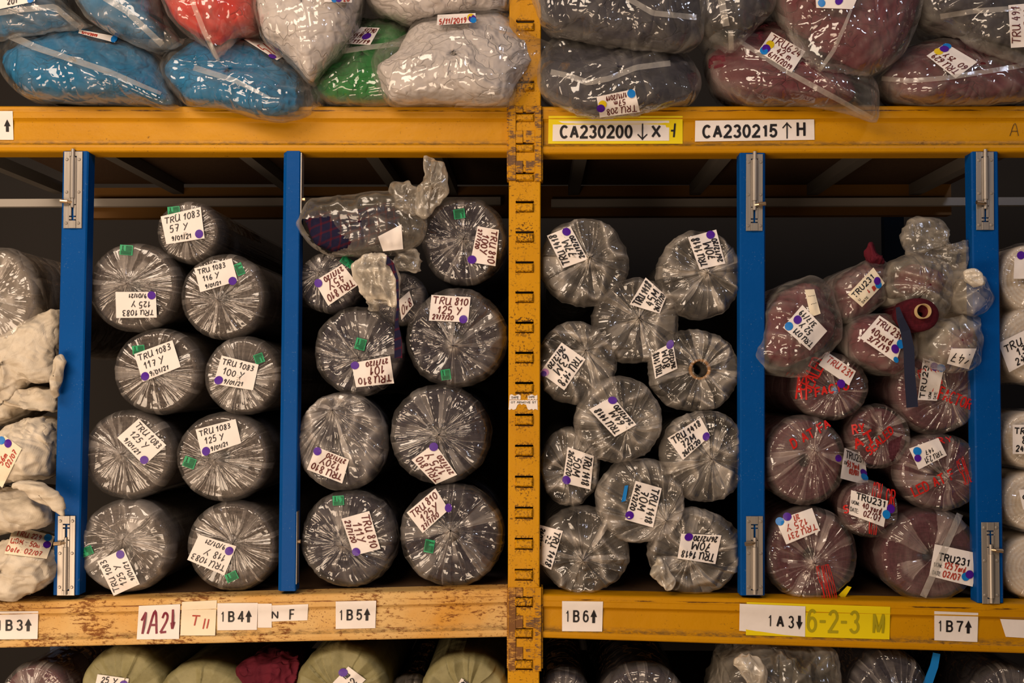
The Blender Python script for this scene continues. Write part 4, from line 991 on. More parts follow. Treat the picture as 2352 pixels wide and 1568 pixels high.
# ------------------------------------------------------------------ bay of navy plaid rolls (TRU 810)
GB = 'navy plaid rolls tagged 810'
def B(label, c, r, q, b, dots, greens=(), g=(0, 0), dt='27/7/20', a='TRU 810', **k):
    return roll(label, c, r, st='B', gather=g, group=GB, labels=[L3(q, a, b, dt, dots=dots, ink='brownink', pw=2.6, big=1)] if q else (), greens=greens, **k)
B('navy plaid roll tagged 100 Y sideways, high against the yellow post', (1066, 552), (101, 104), [(1146, 528), (1138, 611), (1080, 602), (1097, 519)], '100Y', [('p', 1084, 596)], [(1055, 491, 172, 26, 22)], (0, 0), y0=.08)
B('small navy plaid roll tagged 45 Y', (756, 648), (77, 71), [(823, 654), (754, 702), (722, 646), (786, 606)], '45Y', [('p', 731, 650)], [(797, 601, 215, 30, 18)], (-18, -22), y0=.06)
B('navy plaid roll tagged 101', (823, 805), (105, 105), [(905, 880), (818, 889), (807, 834), (896, 817)], '101', [('p', 815, 839)], [(828, 790, 15, 24, 26)], (5, 18), y0=.055, over=dict(cr=.013))
B('navy plaid roll tagged 125 Y with a white knot of film at its middle', (1048, 775), (119, 116), [(991, 677), (1081, 682), (1075, 740), (985, 736)], '125 Y', [('p', 1064, 733)], [(1024, 860, -8, 22, 24)], (-5, 20), y0=.06, tuft=1.6, over=dict(cr=.014))
B('navy plaid roll tagged 120 Y', (783, 1015), (107, 115), [(786, 1110), (705, 1078), (726, 1025), (802, 1055)], '120Y', [('p', 729, 1036)], (), (-15, -75), y0=.055, tuft=1.5, over=dict(cr=.022, haze=.07))
B('navy plaid roll tagged 125 Y with a torn low-hanging label', (1010, 997), (118, 116), [(1000, 1112), (945, 1056), (998, 1018), (1050, 1090)], '125 Y', [('p', 996, 1026)], (), (0, 0), y0=.055, over=dict(nf=34, cr=.006))
B('navy plaid roll tagged 111 Y, green sticker at its top', (801, 1238), (114, 112), [(848, 1173), (874, 1260), (813, 1276), (784, 1191)], '111Y', [('p', 818, 1267)], [(777, 1149, -3, 26, 22)], (-10, 10), y0=.05, over=dict(cr=.012))
B('navy plaid roll tagged 125 Y, lowest beside the yellow post', (1037, 1230), (122, 120), [(934, 1177), (1000, 1121), (1031, 1170), (971, 1224)], '125Y', [('p', 1030, 1166)], [(986, 1254, 100, 30, 22)], (0, -15), y0=.05, over=dict(nf=26))
roll('navy plaid roll half hidden behind the tied film tail', (918, 686), (64, 62), y0=.10, st='B', group=GB, gather=(-10, -10), L=.6, over=dict(haze=.08, cr=.016),
     labels=[dict(quad=[(950, 700), (922, 735), (915, 690), (940, 668)], lines=[('810', .1, .1, .5)], ink='brownink')])
bag('torn bag lying across the top with plaid cloth showing at its open end', [(682, 512), (700, 470), (725, 455), (810, 448), (895, 440), (935, 448), (970, 480), (980, 520), (960, 560), (915, 580), (850, 585), (760, 588), (715, 565), (690, 535)],
    cloth=[(693, 505), (720, 480), (790, 478), (900, 462), (925, 500), (900, 545), (830, 572), (770, 580), (720, 560)], y=-.0, df=.055, db=.16, lean=.1, mats=('plaid', 'milky'), haze=0.090, cr=.016, freq=12, cat='fabric roll', name='torn_bag_roll',
    hole=[(692, 505), (720, 500), (757, 497), (768, 520), (790, 545), (808, 553), (800, 568), (755, 583), (715, 555)], group=GB, cloth_name='plaid_cloth', film_name='plastic_bag',
    labels=[dict(quad=[(868, 543), (922, 515), (926, 572), (880, 577)], lines=[])],
    tails=[([(955, 478), (958, 430), (982, 400), (976, 360), (1005, 366), (1030, 400), (1028, 440), (1005, 470), (975, 500)], -.02, .03, .40), ([(895, 445), (905, 420), (930, 418), (962, 440), (962, 490), (935, 495)], .0, .03, .28)])
r_ = thing('film_tail', 'white tied-up tail of film hanging beside the 45 Y label', 'plastic bag', P(865, 700, -.03))
tail(r_, [(812, 612), (835, 592), (880, 590), (912, 620), (915, 680), (905, 700), (870, 680), (850, 685), (830, 665)], -.02, .045, .86, name='gathered_film', cr=.018); tail(r_, [(905, 600), (920, 580), (955, 575), (968, 600), (955, 625), (925, 620)], .02, .03, .40, name='gathered_film')
tail(r_, [(834, 672), (858, 690), (905, 690), (908, 705), (885, 695), (850, 720), (842, 700)], -.01, .02, .45, name='gathered_film')
def ribbon(label, pts, w, mat, y, name, cat, th=.004):
    p = np.asarray(pts, float); k = len(p); t = np.gradient(p, axis=0); t /= np.linalg.norm(t, axis=1)[:, None]; nn = np.stack([-t[:, 1], t[:, 0]], 1); wv = np.interp(np.linspace(0, 1, k), np.linspace(0, 1, len(w)), w)[:, None]
    yy = np.array(y) if np.ndim(y) else np.full(k, y); A_, B_ = at(p - nn * wv / 2, yy), at(p + nn * wv / 2, yy); d = np.array([0, th, 0])
    V = np.vstack([A_, B_, B_ + d, A_ + d]); F = []
    for a, b in ((0, 1), (1, 2), (2, 3), (3, 0)): F += [(a * k + i, b * k + i, b * k + i + 1, a * k + i + 1) for i in range(k - 1)]
    F += [(0, 3 * k, 2 * k, k), (k - 1, 2 * k - 1, 3 * k - 1, 4 * k - 1)]
    o = link_mesh(name, V, F, M[mat], smooth=False); return tag(o, label, cat)
ribbon('narrow plaid cloth strip hanging down in front of the rolls', [(878, 590), (900, 608), (912, 640), (914, 700), (911, 740), (914, 780), (915, 822)], [22, 12, 6, 5, 8, 17, 18], 'plaid', [-.03, -.05, -.06, -.06, -.06, -.05, -.05], 'cloth_strip', 'cloth strip')

# ------------------------------------------------------------------ bay of black rolls in milky film (TRU 1418)
GC = 'black rolls tagged 1418'
def C_(label, c, r, q, b, dots, g=(0, 0), y0=.06, dt='26/12/20', **k):
    return roll(label, c, r, st='C', gather=g, group=GC, y0=y0, labels=[L3(q, 'TRU 1418', b, dt, dots=dots, pw=2.9, big=1)], **k)
C_('black roll in milky film tagged 77M, top left of its bay', (1342, 601), (105, 104), [(1293, 616), (1256, 541), (1310, 519), (1350, 595)], '77M', [('p', 1301, 532)], (10, -5), .05, tuft=2.0)
C_('black roll in milky film tagged 70M, highest against the blue post', (1609, 630), (99, 103), [(1607, 619), (1580, 545), (1645, 527), (1666, 605)], '70M', [('p', 1632, 539)], (10, 0), .05, tuft=1.6)
C_('black roll tagged 45M tucked between the two top rolls', (1460, 737), (103, 100), [(1446, 699), (1483, 637), (1531, 680), (1515, 720)], '45M', [], (5, -5), .085, tuft=1.4)
C_('black roll tagged 63M with a pink and purple dot', (1324, 835), (95, 97), [(1345, 825), (1296, 896), (1240, 855), (1290, 786)], '63M', [('k', 1252, 855, 8.5), ('p', 1249, 858, 6.5)], (20, -30), .06)
C_('black roll tagged 80M with its cardboard core showing', (1596, 850), (105, 96), [(1505, 870), (1495, 812), (1545, 785), (1556, 846)], '80M', [('p', 1539, 791)], (11, -2), .075, core=24, tuft=0,
   hole=[(1590, 836), (1605, 828), (1622, 840), (1626, 858), (1612, 868), (1597, 858)])
C_('black roll tagged 50M pressed against the yellow post', (1309, 1073), (70, 90), [(1364, 1047), (1356, 1124), (1292, 1108), (1304, 1026)], '50M', [('p', 1301, 1102)], (-5, 10), .08)
C_('black roll tagged 64M in the middle of its bay', (1422, 965), (102, 99), [(1412, 1003), (1353, 940), (1407, 910), (1462, 975)], '64M', [('p', 1407, 919)], (15, 20), .03)
C_('black roll tagged 72M under the one with the bare core', (1620, 1047), (103, 107), [(1533, 1006), (1609, 958), (1632, 1000), (1569, 1056)], '72M', [('p', 1622, 1002)], (10, 5), .05)
rt_, wr_, bv_ = C_('black roll tagged 70M with a scrap of blue tape', (1470, 1150), (102, 99), [(1520, 1121), (1500, 1211), (1435, 1193), (1460, 1104)], '70M', [('p', 1446, 1183)], (55, 40), .04)
sh_ = Sheet([(1435, 1115), (1443, 1114), (1437, 1150), (1427, 1153)], bv_, 2, 4, off=.003); sh_.mesh('blue_tape', M['bluetape'], rt_)['label'] = 'blue tape scrap'
C_('black roll tagged 74 with a milky hollow at its middle, lowest beside the yellow post', (1342, 1265), (107, 100), [(1293, 1219), (1266, 1308), (1222, 1285), (1240, 1205)], '74', [('p', 1227, 1279, 7)], (-5, 15), .05, tuft=2.2)
rt_, wr_, bv_ = C_('black roll tagged 70M upside down, lowest beside the blue post', (1597, 1268), (108, 99), [(1643, 1295), (1556, 1282), (1565, 1225), (1657, 1229)], '70M', [('p', 1582, 1233)], (-20, 10), .05)
tail(rt_, [(1498, 1300), (1515, 1285), (1535, 1300), (1545, 1335), (1540, 1350), (1515, 1340), (1500, 1325)], .01, .03, .85, name='film_clump')

# ------------------------------------------------------------------ bay of maroon rolls (TRU 231)
GD = 'maroon rolls tagged 231'
def D(label, c, r, g=(0, 0), y0=.06, **k): return roll(label, c, r, st='D', gather=g, y0=y0, group=GD, **k)
bag('slumped maroon roll in a loose bag tagged 52 Y', [(1738, 790), (1750, 700), (1790, 655), (1860, 632), (1905, 655), (1932, 720), (1935, 775), (1905, 810), (1860, 835), (1845, 862), (1780, 858), (1728, 825)],
    cloth=[(1748, 720), (1790, 668), (1850, 645), (1890, 665), (1920, 730), (1915, 775), (1870, 815), (1800, 845), (1745, 815)], y=.03, df=.09, db=.5, lean=.1, mats=('maroonfold', 'bagfilm'), haze=0.090, cr=.02, group=GD, cat='fabric roll', name='bagged_fabric_roll',
    labels=[dict(quad=[(1860, 805), (1798, 752), (1843, 700), (1900, 760)], lines=[('TRU 071', .05, .1, .2), ('52 Y', .3, .4, .22), ('3/7/19', .35, .7, .2)], ink='black', dots=[('b', 1812, 749), ('p', 1832, 734)]), dict(quad=[(1848, 665), (1870, 664), (1885, 720), (1862, 728)], lines=[('-----', .2, .2, .1), ('----', .3, .5, .1)], pw=1.2, mat='cream')])
bag('maroon roll leaning back under a big 231 tag and a wad of cloth', [(1905, 665), (1930, 630), (1985, 602), (2010, 598), (2035, 610), (2032, 680), (2000, 715), (1960, 735), (1930, 735)], y=.06, df=.07, db=.5, lean=.2, mats=('maroonfold', 'bagfilm'), haze=0.108, cr=.02, group=GD, cat='fabric roll', name='bagged_fabric_roll',
    labels=[dict(quad=[(1947, 676), (2006, 614), (2032, 650), (1980, 705)], lines=[('~', .45, .6, .2), ('/01', .6, .66, .22)], ink='redink', prints=[('TRU231', .06, .12, .86, .44, .03), ('U', .08, .56, .14, .7), ('DATE', .1, .78, .34, .92)], dots=[('b', 2018, 654, 8), ('p', 2015, 645, 8.5)], mat='cream')],
    tails=[([(1992, 605), (1988, 585), (1998, 562), (2010, 575), (2018, 592), (2030, 605), (2010, 610)], .07, .03, 0.0, 'deepmaroon', 'cloth_wad')])
bag('maroon roll tagged 40 yard', [(1940, 790), (1950, 735), (2000, 718), (2060, 722), (2098, 760), (2100, 820), (2060, 862), (2005, 850), (1955, 825)], y=.04, df=.08, db=.5, lean=.1, mats=('maroonfold', 'bagfilm'), haze=0.072, cr=.014, group=GD, cat='fabric roll', name='bagged_fabric_roll',
    labels=[dict(quad=[(2020, 724), (2080, 765), (2058, 833), (1975, 776)], lines=[('TRU 231', .05, .08, .22), ('40yard', .1, .42, .22), ('3/7/19', .15, .72, .18)], ink='brownink', pw=2.8, dots=[('b', 2068, 790), ('p', 2056, 801), ('b', 2058, 826, 6)])])
bag('open bag with a deep maroon roll and its core poking out', [(2030, 660), (2040, 610), (2085, 585), (2130, 590), (2170, 610), (2185, 650), (2180, 700), (2160, 735), (2130, 745), (2085, 700), (2045, 700)], y=.03, df=.09, db=.4, lean=.15, mats=('maroonfold', 'milky'), cloth=[(2060, 620), (2100, 605), (2160, 625), (2170, 650), (2150, 680), (2080, 680), (2050, 655)], haze=0.162, cr=.02, group=GD, cat='fabric roll', name='bagged_fabric_roll',
    tails=[([(2070, 545), (2090, 508), (2130, 502), (2165, 515), (2180, 560), (2215, 580), (2222, 550), (2225, 600), (2200, 640), (2160, 620), (2120, 590), (2080, 585)], .05, .05, .30, 'milky', 'twisted_film_tail')])
cr_ = roll('bare deep maroon roll end with an open core poking from its bag', (2115, 722), (52, 44), y0=-.075, st='D', L=.30, group=GD, core=17, tuft=0, over=dict(cloth='deeproll', film='film1', haze=.0, amp=.0, cr=.0, irr=.0), hole=[(2000, 600), (2300, 600), (2300, 850), (2000, 850)], gather=(3, -7))
bag('tied milky bag with a lump of film for its print, right of the open maroon roll', [(2165, 660), (2175, 630), (2205, 622), (2215, 640), (2250, 640), (2275, 665), (2282, 690), (2265, 715), (2235, 728), (2195, 715)], y=.0, df=.07, db=.12, mats=(None, 'milky'), haze=0.248, cr=.018, cat='plastic bag', name='milky_bag',
    tails=[([(2217, 640), (2220, 624), (2235, 618), (2250, 628), (2258, 650), (2235, 652)], -.06, .02, .9, 'milky', 'film_print_lump')])  # the small milky lump stands in for grey print on the film
bag('milky tied bag end tagged 147 below the other tied milky bag', [(2110, 775), (2130, 730), (2170, 735), (2235, 725), (2247, 770), (2245, 830), (2215, 848), (2150, 845), (2120, 820)], y=.0, df=.08, db=.2, mats=('maroonfold', 'milky'), haze=0.216, cr=.024, cat='plastic bag', name='milky_bag', cloth=[(2180, 760), (2235, 745), (2240, 800), (2200, 830), (2160, 810)],
    labels=[dict(quad=[(2225, 848), (2175, 835), (2185, 800), (2243, 800)], lines=[('147', .1, .2, .5)])])
D('small maroon roll in red-printed film with a tag folded over its top', (1910, 887), (88, 78), (5, 10), .05, labels=[dict(quad=[(1900, 808), (1966, 852), (1950, 885), (1880, 838)], lines=[('TRU 231', .1, .15, .4)], ink='redink', dots=[('p', 1932, 881), ('b', 1918, 897, 7)])],
  prints=[([(1832, 892), (1868, 815), (1900, 832), (1862, 905)], 'SEALED'), ([(1826, 862), (1860, 862), (1860, 918), (1826, 918)], 'AT'), ([(1870, 890), (1950, 872), (1952, 895), (1872, 912)], 'FACTO')])
D('maroon roll in red-printed film behind the hanging navy strap', (2153, 900), (100, 97), (20, 10), .05, labels=[dict(quad=[(2108, 918), (2120, 822), (2170, 838), (2152, 920)], lines=[], prints=[('TRU231', .05, .06, .98, .34, .03), ('UOM:', .04, .5, .24, .66), ('DATE:', .04, .78, .25, .94)], dots=[('p', 2147, 842), ('b', 2162, 845)])],
  prints=[([(2105, 850), (2150, 838), (2168, 880), (2120, 895)], 'SEALED'), ([(2128, 870), (2250, 925), (2240, 945), (2118, 905)], 'AT FACTORY')])
D('big maroon roll in red-printed film against the blue post, second row up', (1850, 1058), (96, 104), (15, -25), .045, prints=[([(1812, 1010), (1900, 960), (1910, 980), (1822, 1032)], 'D AT FA')],
  labels=[dict(quad=[(1940, 1028), (1985, 1045), (1995, 1115), (1930, 1098)], lines=[('53 Yard', .2, .38, .17), ('02/07', .3, .6, .17)], ink='redink', prints=[('TRU231', .1, .05, .95, .3, .03), ('UOM:', .05, .4, .2, .52)], dots=[('p', 1926, 1052, 8), ('p', 1984, 1085, 8), ('b', 1986, 1095, 8)], off=.02)])
D('small torn maroon roll in red-printed film, wedged in the bay\'s middle', (2020, 1003), (73, 74), (0, -15), .06, prints=[([(1955, 1010), (2000, 985), (2012, 1010), (1965, 1035)], 'AT'), ([(1985, 1030), (2045, 975), (2055, 992), (1998, 1048)], 'SEALED'), ([(1955, 975), (1985, 970), (1988, 992), (1958, 998)], 'RY')],
  hole=[(2040, 1015), (2075, 998), (2068, 1015), (2066, 1030), (2050, 1062), (2042, 1050)])
D('maroon roll with a see-through tag and red print, touching the right blue post', (2161, 1085), (100, 90), (5, 10), .05, prints=[([(2090, 1120), (2185, 1075), (2195, 1098), (2100, 1142)], 'LED AT F'), ([(2195, 1060), (2215, 1045), (2235, 1105), (2215, 1115)], 'SEAL'), ([(2150, 1005), (2185, 1000), (2190, 1015), (2155, 1020)], 'RY')],
  labels=[dict(quad=[(2175, 1045), (2110, 1078), (2088, 1030), (2155, 1005)], lines=[('TRU 231', .1, .1, .25), ('147', .3, .45, .2)], ink='black', dots=[('b', 2107, 1036), ('p', 2108, 1052, 8)], pw=1.6)])
D('smallest maroon roll in red-printed film under the doubled tags', (1999, 1170), (66, 65), (-5, 20), .03, labels=[dict(quad=[(1955, 1125), (2040, 1150), (2030, 1210), (1950, 1180)], lines=[('40 yard', .35, .35, .22), ('02/07', .4, .62, .24)], ink='brownink', prints=[('TRU231', .15, .02, .95, .3, .03), ('UOM:', .04, .38, .26, .54), ('DATE:', .02, .68, .26, .86)], dots=[('p', 2046, 1168), ('b', 2036, 1181)])],
  prints=[([(1935, 1160), (1965, 1155), (1967, 1175), (1937, 1180)], 'SE'), ([(2005, 1105), (2028, 1110), (2015, 1230), (1993, 1225)], 'ORY'), ([(2035, 1120), (2058, 1125), (2056, 1165), (2034, 1160)], 'OR')],
  hole=[(2030, 1210), (2050, 1200), (2052, 1215), (2040, 1225)])
rt_, wr_, bv_ = D('maroon roll tagged 125 Y with a yellow-edged film fold, lowest beside the blue post', (1863, 1273), (109, 107), (0, 15), .045, labels=[dict(quad=[(1884, 1218), (1806, 1250), (1782, 1195), (1865, 1166)], lines=[('TRU 231', .05, .1, .24), ('125 Y', .25, .42, .26), ('2/7', .4, .76, .2)], ink='redink', pw=2.2, dots=[('b', 1791, 1197), ('p', 1808, 1186)])],
  prints=[([(1873, 1300), (1905, 1295), (1925, 1375), (1890, 1380)], 'SEALED')], tuft=1.6)
Sheet([(1926, 1366), (1946, 1345), (1956, 1348), (1938, 1376)], bv_, 5, 3, off=.004).mesh('film_fold', M['yellowtape'], rt_)['label'] = 'yellow printed fold of the film'
rt_, wr_, bv_ = roll('big maroon roll under smooth film with a printed 231 tag for 125 yard', (2137, 1276), (118, 108), y0=.045, st='D', group=GD, tuft=0, over=dict(nf=9, amp=.005, cr=.008, haze=.035), labels=[dict(quad=[(2147, 1249), (2249, 1271), (2234, 1347), (2134, 1322)], lines=[('125 Yard', .3, .48, .18), ('02/07', .3, .74, .18)], ink='redink', pw=2.6, prints=[('TRU231', .13, .22, .84, .46, .03), ('UOM:', .06, .54, .25, .68), ('DATE:', .06, .80, .26, .93)], dots=[('b', 2218, 1324), ('p', 2227, 1319)], off=.002)])
seal(rt_, bv_, [(2205, 1180), (2170, 1260), (2120, 1370)], 16, .3)
ribbon('navy cloth strap hanging down over the maroon rolls', [(2062, 705), (2068, 730), (2080, 760), (2088, 800), (2090, 860), (2096, 935)], [8, 16, 22, 24, 24, 26], 'navystrap', [-.09, -.09, -.08, -.08, -.08, -.07], 'cloth_strap', 'cloth strap')

# ------------------------------------------------------------------ cream rolls at the right edge, the grey roll and sacks at the left edge
GE = 'cream rolls at the edge'
def E(label, c, r, lab=(), **k): return roll(label, c, r, st='E', y0=.06, group=GE, labels=lab, **k)
E('highest cream roll beside the right blue post', (2368, 638), (78, 84), [dict(quad=[(2330, 590), (2400, 590), (2400, 640), (2328, 640)], lines=[], dots=[('p', 2345, 586)])])
E('cream roll tagged TRU 01 on a slanted label', (2375, 790), (85, 95), [dict(quad=[(2293, 788), (2390, 740), (2420, 800), (2318, 855)], lines=[('TRU 01', .08, .15, .24), ('134', .3, .42, .24), ('24/12', .2, .72, .22)], pw=2.8)])
E('cream roll with a square tag ending in 24', (2370, 1010), (74, 70), [dict(quad=[(2326, 975), (2400, 975), (2400, 1042), (2326, 1042)], lines=[('TRU', .06, .1, .22), ('8', .3, .42, .22), ('24', .1, .72, .2)], pw=2.8)])
E('cream roll second up from the beam, its tag cut off by the edge', (2374, 1152), (78, 72), [dict(quad=[(2340, 1125), (2420, 1115), (2420, 1165), (2350, 1170)], lines=[('9', .05, .3, .4)], pw=2.8)])
E('lowest cream roll on the beam beside the right blue post', (2375, 1305), (76, 76))
roll('grey roll in milky film above the white sacks', (-10, 690), (98, 128), y0=.06, st='G', gather=(-10, 0))
GS = 'white sacks at the left edge'
def sack(label, pts, y, df, labels=(), tails=(), db=.4, floor=None, lean=.15, cr=.03, **k):
    return bag(label, pts, y=y, df=df, db=db, lean=lean, mats=('sack', None), cr=cr, ccr=.020, labels=labels, tails=tails, floor=floor, group=GS, cat='sack', name='white_sack', cloth_name='sacking', **k)
sack('topmost crumpled white sack, its tied end against the blue post', [(-80, 790), (0, 760), (50, 740), (80, 712), (138, 706), (140, 780), (138, 850), (120, 880), (60, 890), (20, 940), (-80, 970)], .03, .08, tails=[([(122, 838), (138, 815), (149, 822), (146, 842), (135, 880), (125, 915), (118, 890)], -.03, .014, 0, 'sack', 'tied_end')])
sack('flattened white sack fold between the topmost and the tagged one', [(-80, 890), (0, 880), (60, 885), (130, 890), (138, 930), (125, 950), (60, 940), (0, 975), (-80, 985)], .04, .07, cr=.02)
sack('gathered white sack with the paper tag 56m', [(-60, 1010), (0, 990), (30, 965), (90, 950), (130, 965), (138, 1010), (130, 1075), (110, 1105), (50, 1115), (0, 1120), (-60, 1130)], .0, .10,
     labels=[dict(quad=[(-40, 1080), (10, 1000), (50, 1030), (5, 1120)], lines=[('56m', .4, .35, .22), ('02/07', .45, .68, .2)], ink='redink', dots=[('b', 3, 1011), ('p', 18, 1018)], mat='cream')])
sack('white sack with a pointed tied corner lying over the blue post', [(-70, 1125), (20, 1115), (90, 1125), (125, 1150), (130, 1190), (100, 1215), (40, 1225), (-70, 1240)], .0, .11,
     tails=[([(30, 1110), (100, 1112), (135, 1140), (146, 1165), (148, 1182), (140, 1180), (132, 1160), (90, 1150)], -.08, .016, 0, 'sack', 'tied_end')])
sack('lowest white sack, bulging over the rusty beam under the card tag', [(-70, 1260), (0, 1240), (60, 1225), (110, 1255), (125, 1280), (120, 1330), (100, 1352), (45, 1383), (0, 1380), (-70, 1350)], -.05, .09, db=.4, floor=DL,
     labels=[dict(quad=[(32, 1206), (126, 1231), (107, 1283), (10, 1271)], lines=[('TRU 229', .1, .12, .18), ('UOM : 50m', .05, .42, .18), ('Date: 02/07', .0, .72, .18)], ink='redink', mat='cream', pw=2.0, dots=[('b', 110, 1234, 9), ('p', 108, 1250, 9)])])

# ------------------------------------------------------------------ lower shelf
GO = 'olive sacking rolls on the lowest shelf'
OV = dict(cloth='greyroll', film='olive', nf=18, amp=.010, cr=.006, haze=.9, irr=.03)
for lab, c, r, q in (('olive sacking roll right of the purple-grey wrapped one', (280, 1590), (100, 103), [(224, 1548), (296, 1558), (290, 1600), (215, 1590)]), ('olive sacking roll left of the maroon cloth bundle', (462, 1622), (112, 100), None),
                 ('olive sacking roll with a slanted tag, right of the maroon cloth bundle', (782, 1590), (107, 108), [(760, 1572), (800, 1530), (840, 1560), (800, 1600)]), ('olive sacking roll nearest the yellow post', (1068, 1606), (104, 102), [(1040, 1590), (1060, 1557), (1110, 1590), (1090, 1620)])):
    rt_, w_, bv_ = roll(lab, c, r, y0=.06, st='A', group=GO, over=OV, labels=[dict(quad=q, lines=[('25 Y', .15, .1, .3)] if c[0] < 500 else [('TRU', .5, .1, .25), ('12', .4, .5, .3)], dots=[('p', q[1][0] - 12, q[1][1] + 14, 10)] if c[0] < 900 else [])] if q else ())
    for ch in rt_.children:
        if ch.name.startswith('plastic_wrap'): ch.name = 'sacking_wrap'
roll('purple-grey wrapped roll at the left end of the lowest shelf', (78, 1600), (82, 76), y0=.05, st='B', over=dict(cloth='maroonroll', haze=.08))
bag('folded maroon cloth bundle between the olive rolls', [(540, 1530), (575, 1505), (640, 1490), (690, 1500), (700, 1540), (690, 1640), (580, 1640), (545, 1580)], y=.06, df=.08, db=.4, mats=('deepmaroon', None), ccr=.03, cat='cloth bundle', name='cloth_bundle')
roll('small dark film-wrapped roll right of the yellow post on the lowest shelf', (1295, 1605), (62, 64), y0=.08, st='B', over=dict(cr=.014))
roll('large navy film-wrapped roll on the lowest shelf', (1478, 1635), (108, 106), y0=.06, st='B', over=dict(nf=44))
bag('crumpled clear bag with a tied white knot hanging below the yellow beam', [(1660, 1520), (1700, 1490), (1760, 1478), (1850, 1482), (1915, 1490), (1925, 1560), (1925, 1660), (1640, 1660), (1650, 1570)], y=.0, df=.10, db=.4, mats=('navyfold', 'milky'), cloth=[(1640, 1590), (1720, 1560), (1800, 1570), (1860, 1590), (1900, 1660), (1640, 1660)], haze=0.135, cr=.03, cat='plastic bag', name='clear_bag',
    tails=[([(1690, 1515), (1720, 1500), (1745, 1520), (1760, 1550), (1750, 1580), (1715, 1570), (1700, 1545)], -.09, .03, .75)])
roll('dark navy wrapped roll with a blue band on the lowest shelf', (2048, 1610), (92, 116), y0=.04, st='B', gather=(20, 10), over=dict(cr=.016))
ribbon('blue plastic tape standing out beside the dark navy roll', [(2152, 1500), (2146, 1530), (2132, 1568), (2120, 1600)], [16, 18, 20, 20], 'bluetape', .03, 'plastic_tape', 'tape')
roll('dark wrapped roll in the lowest shelf\'s right end', (2320, 1620), (84, 92), y0=.06, st='B', over=dict(cr=.012))
roll('dark roll deep between the olive rolls', (940, 1620), (60, 66), y0=.20, st='C')
# ------------------------------------------------------------------ bags on the upper shelf
fl = lambda x: DU(x)
GT = {'b': 'blue cloth bags', 'w': 'white cloth bags', 'n': 'navy cloth bags', 'm': 'maroon cloth bags'}
Wt = ('whitefold', 'bagfilm'); Nv = ('navyfold', 'bagfilm'); Mr = ('maroonfold', 'bagfilm')
bag('large bag of blue cloth with a long white seal, lying lowest at the left', [(2, 110), (8, 75), (60, 80), (110, 68), (180, 62), (270, 80), (330, 105), (378, 130), (388, 190), (412, 243), (385, 252), (330, 240), (200, 236), (70, 228), (25, 195), (3, 160)], cloth=[(8, 130), (60, 100), (180, 68), (270, 85), (330, 110), (370, 140), (382, 190), (395, 235), (330, 235), (200, 233), (75, 225), (30, 195), (8, 160)],
    y=-.03, df=.13, db=.35, lean=.5, floor=fl, group=GT['b'], haze=0.044, seals=[([(15, 78), (80, 108), (250, 165), (370, 215)], [18, 14, 14, 8])],
    labels=[dict(quad=[(182, 68), (270, 84), (264, 98), (180, 76)], lines=[('5/11/2019', .08, .3, .5)], ink='redink', dots=[('b', 262, 89, 7)])])
bag('bag of blue cloth bulging out over the beam below the red bag', [(371, 155), (385, 125), (430, 98), (480, 85), (560, 82), (640, 125), (700, 160), (738, 212), (735, 240), (690, 265), (640, 277), (590, 272), (500, 252), (430, 240), (385, 190)], cloth=[(376, 155), (430, 102), (480, 88), (560, 86), (640, 128), (685, 160), (700, 205), (690, 250), (640, 268), (590, 266), (500, 248), (430, 236), (388, 190)],
    y=-.06, df=.11, db=.36, lean=.5, floor=fl, group=GT['b'], cr=.016, haze=0.050, seals=[([(445, 155), (540, 185), (620, 225)], [14, 12, 6])],
    labels=[dict(quad=[(560, 90), (590, 85), (650, 130), (636, 138)], lines=[('5/11/20', .1, .3, .45)], ink='redink', dots=[('p', 626, 129, 8)])])
bag('bag of green cloth squeezed between the white bags', [(720, 190), (745, 150), (770, 100), (800, 50), (850, 38), (935, 45), (950, 100), (920, 160), (900, 235), (780, 238), (735, 225)], y=-.02, df=.10, db=.35, lean=.5, mats=('greenfold', 'bagfilm'), floor=fl, haze=0.044, seals=[([(785, 118), (850, 108), (925, 100)], 12)],
    labels=[dict(quad=[(830, 62), (872, 64), (850, 103), (788, 100)], lines=[('51290', .3, .05, .25), ('55 M', .05, .36, .28), ('3/11/19', .0, .72, .22)], ink='brownink', dots=[('p', 842, 83)])])
bag('large bag of white cloth spilling past the yellow post', [(852, 150), (865, 115), (890, 105), (930, 85), (960, 45), (1080, 30), (1160, 28), (1195, 60), (1235, 92), (1275, 110), (1262, 150), (1225, 180), (1200, 215), (1170, 240), (1100, 243), (1000, 238), (900, 240), (870, 215), (856, 175)],
    cloth=[(853, 160), (900, 130), (950, 60), (1080, 33), (1155, 32), (1190, 65), (1225, 110), (1225, 150), (1200, 190), (1168, 238), (1100, 241), (1000, 236), (905, 238), (872, 215)], y=-.05, df=.12, db=.33, lean=.35, mats=Wt, floor=fl, group=GT['w'], haze=0.055, cr=.010,
    labels=[dict(quad=[(1005, 34), (1092, 30), (1094, 52), (1003, 58)], lines=[('5/11/2019', .06, .42, .5)], ink='redink', dots=[('y', 1082, 40, 9), ('p', 1085, 43, 9), ('b', 1087, 46, 7)])])
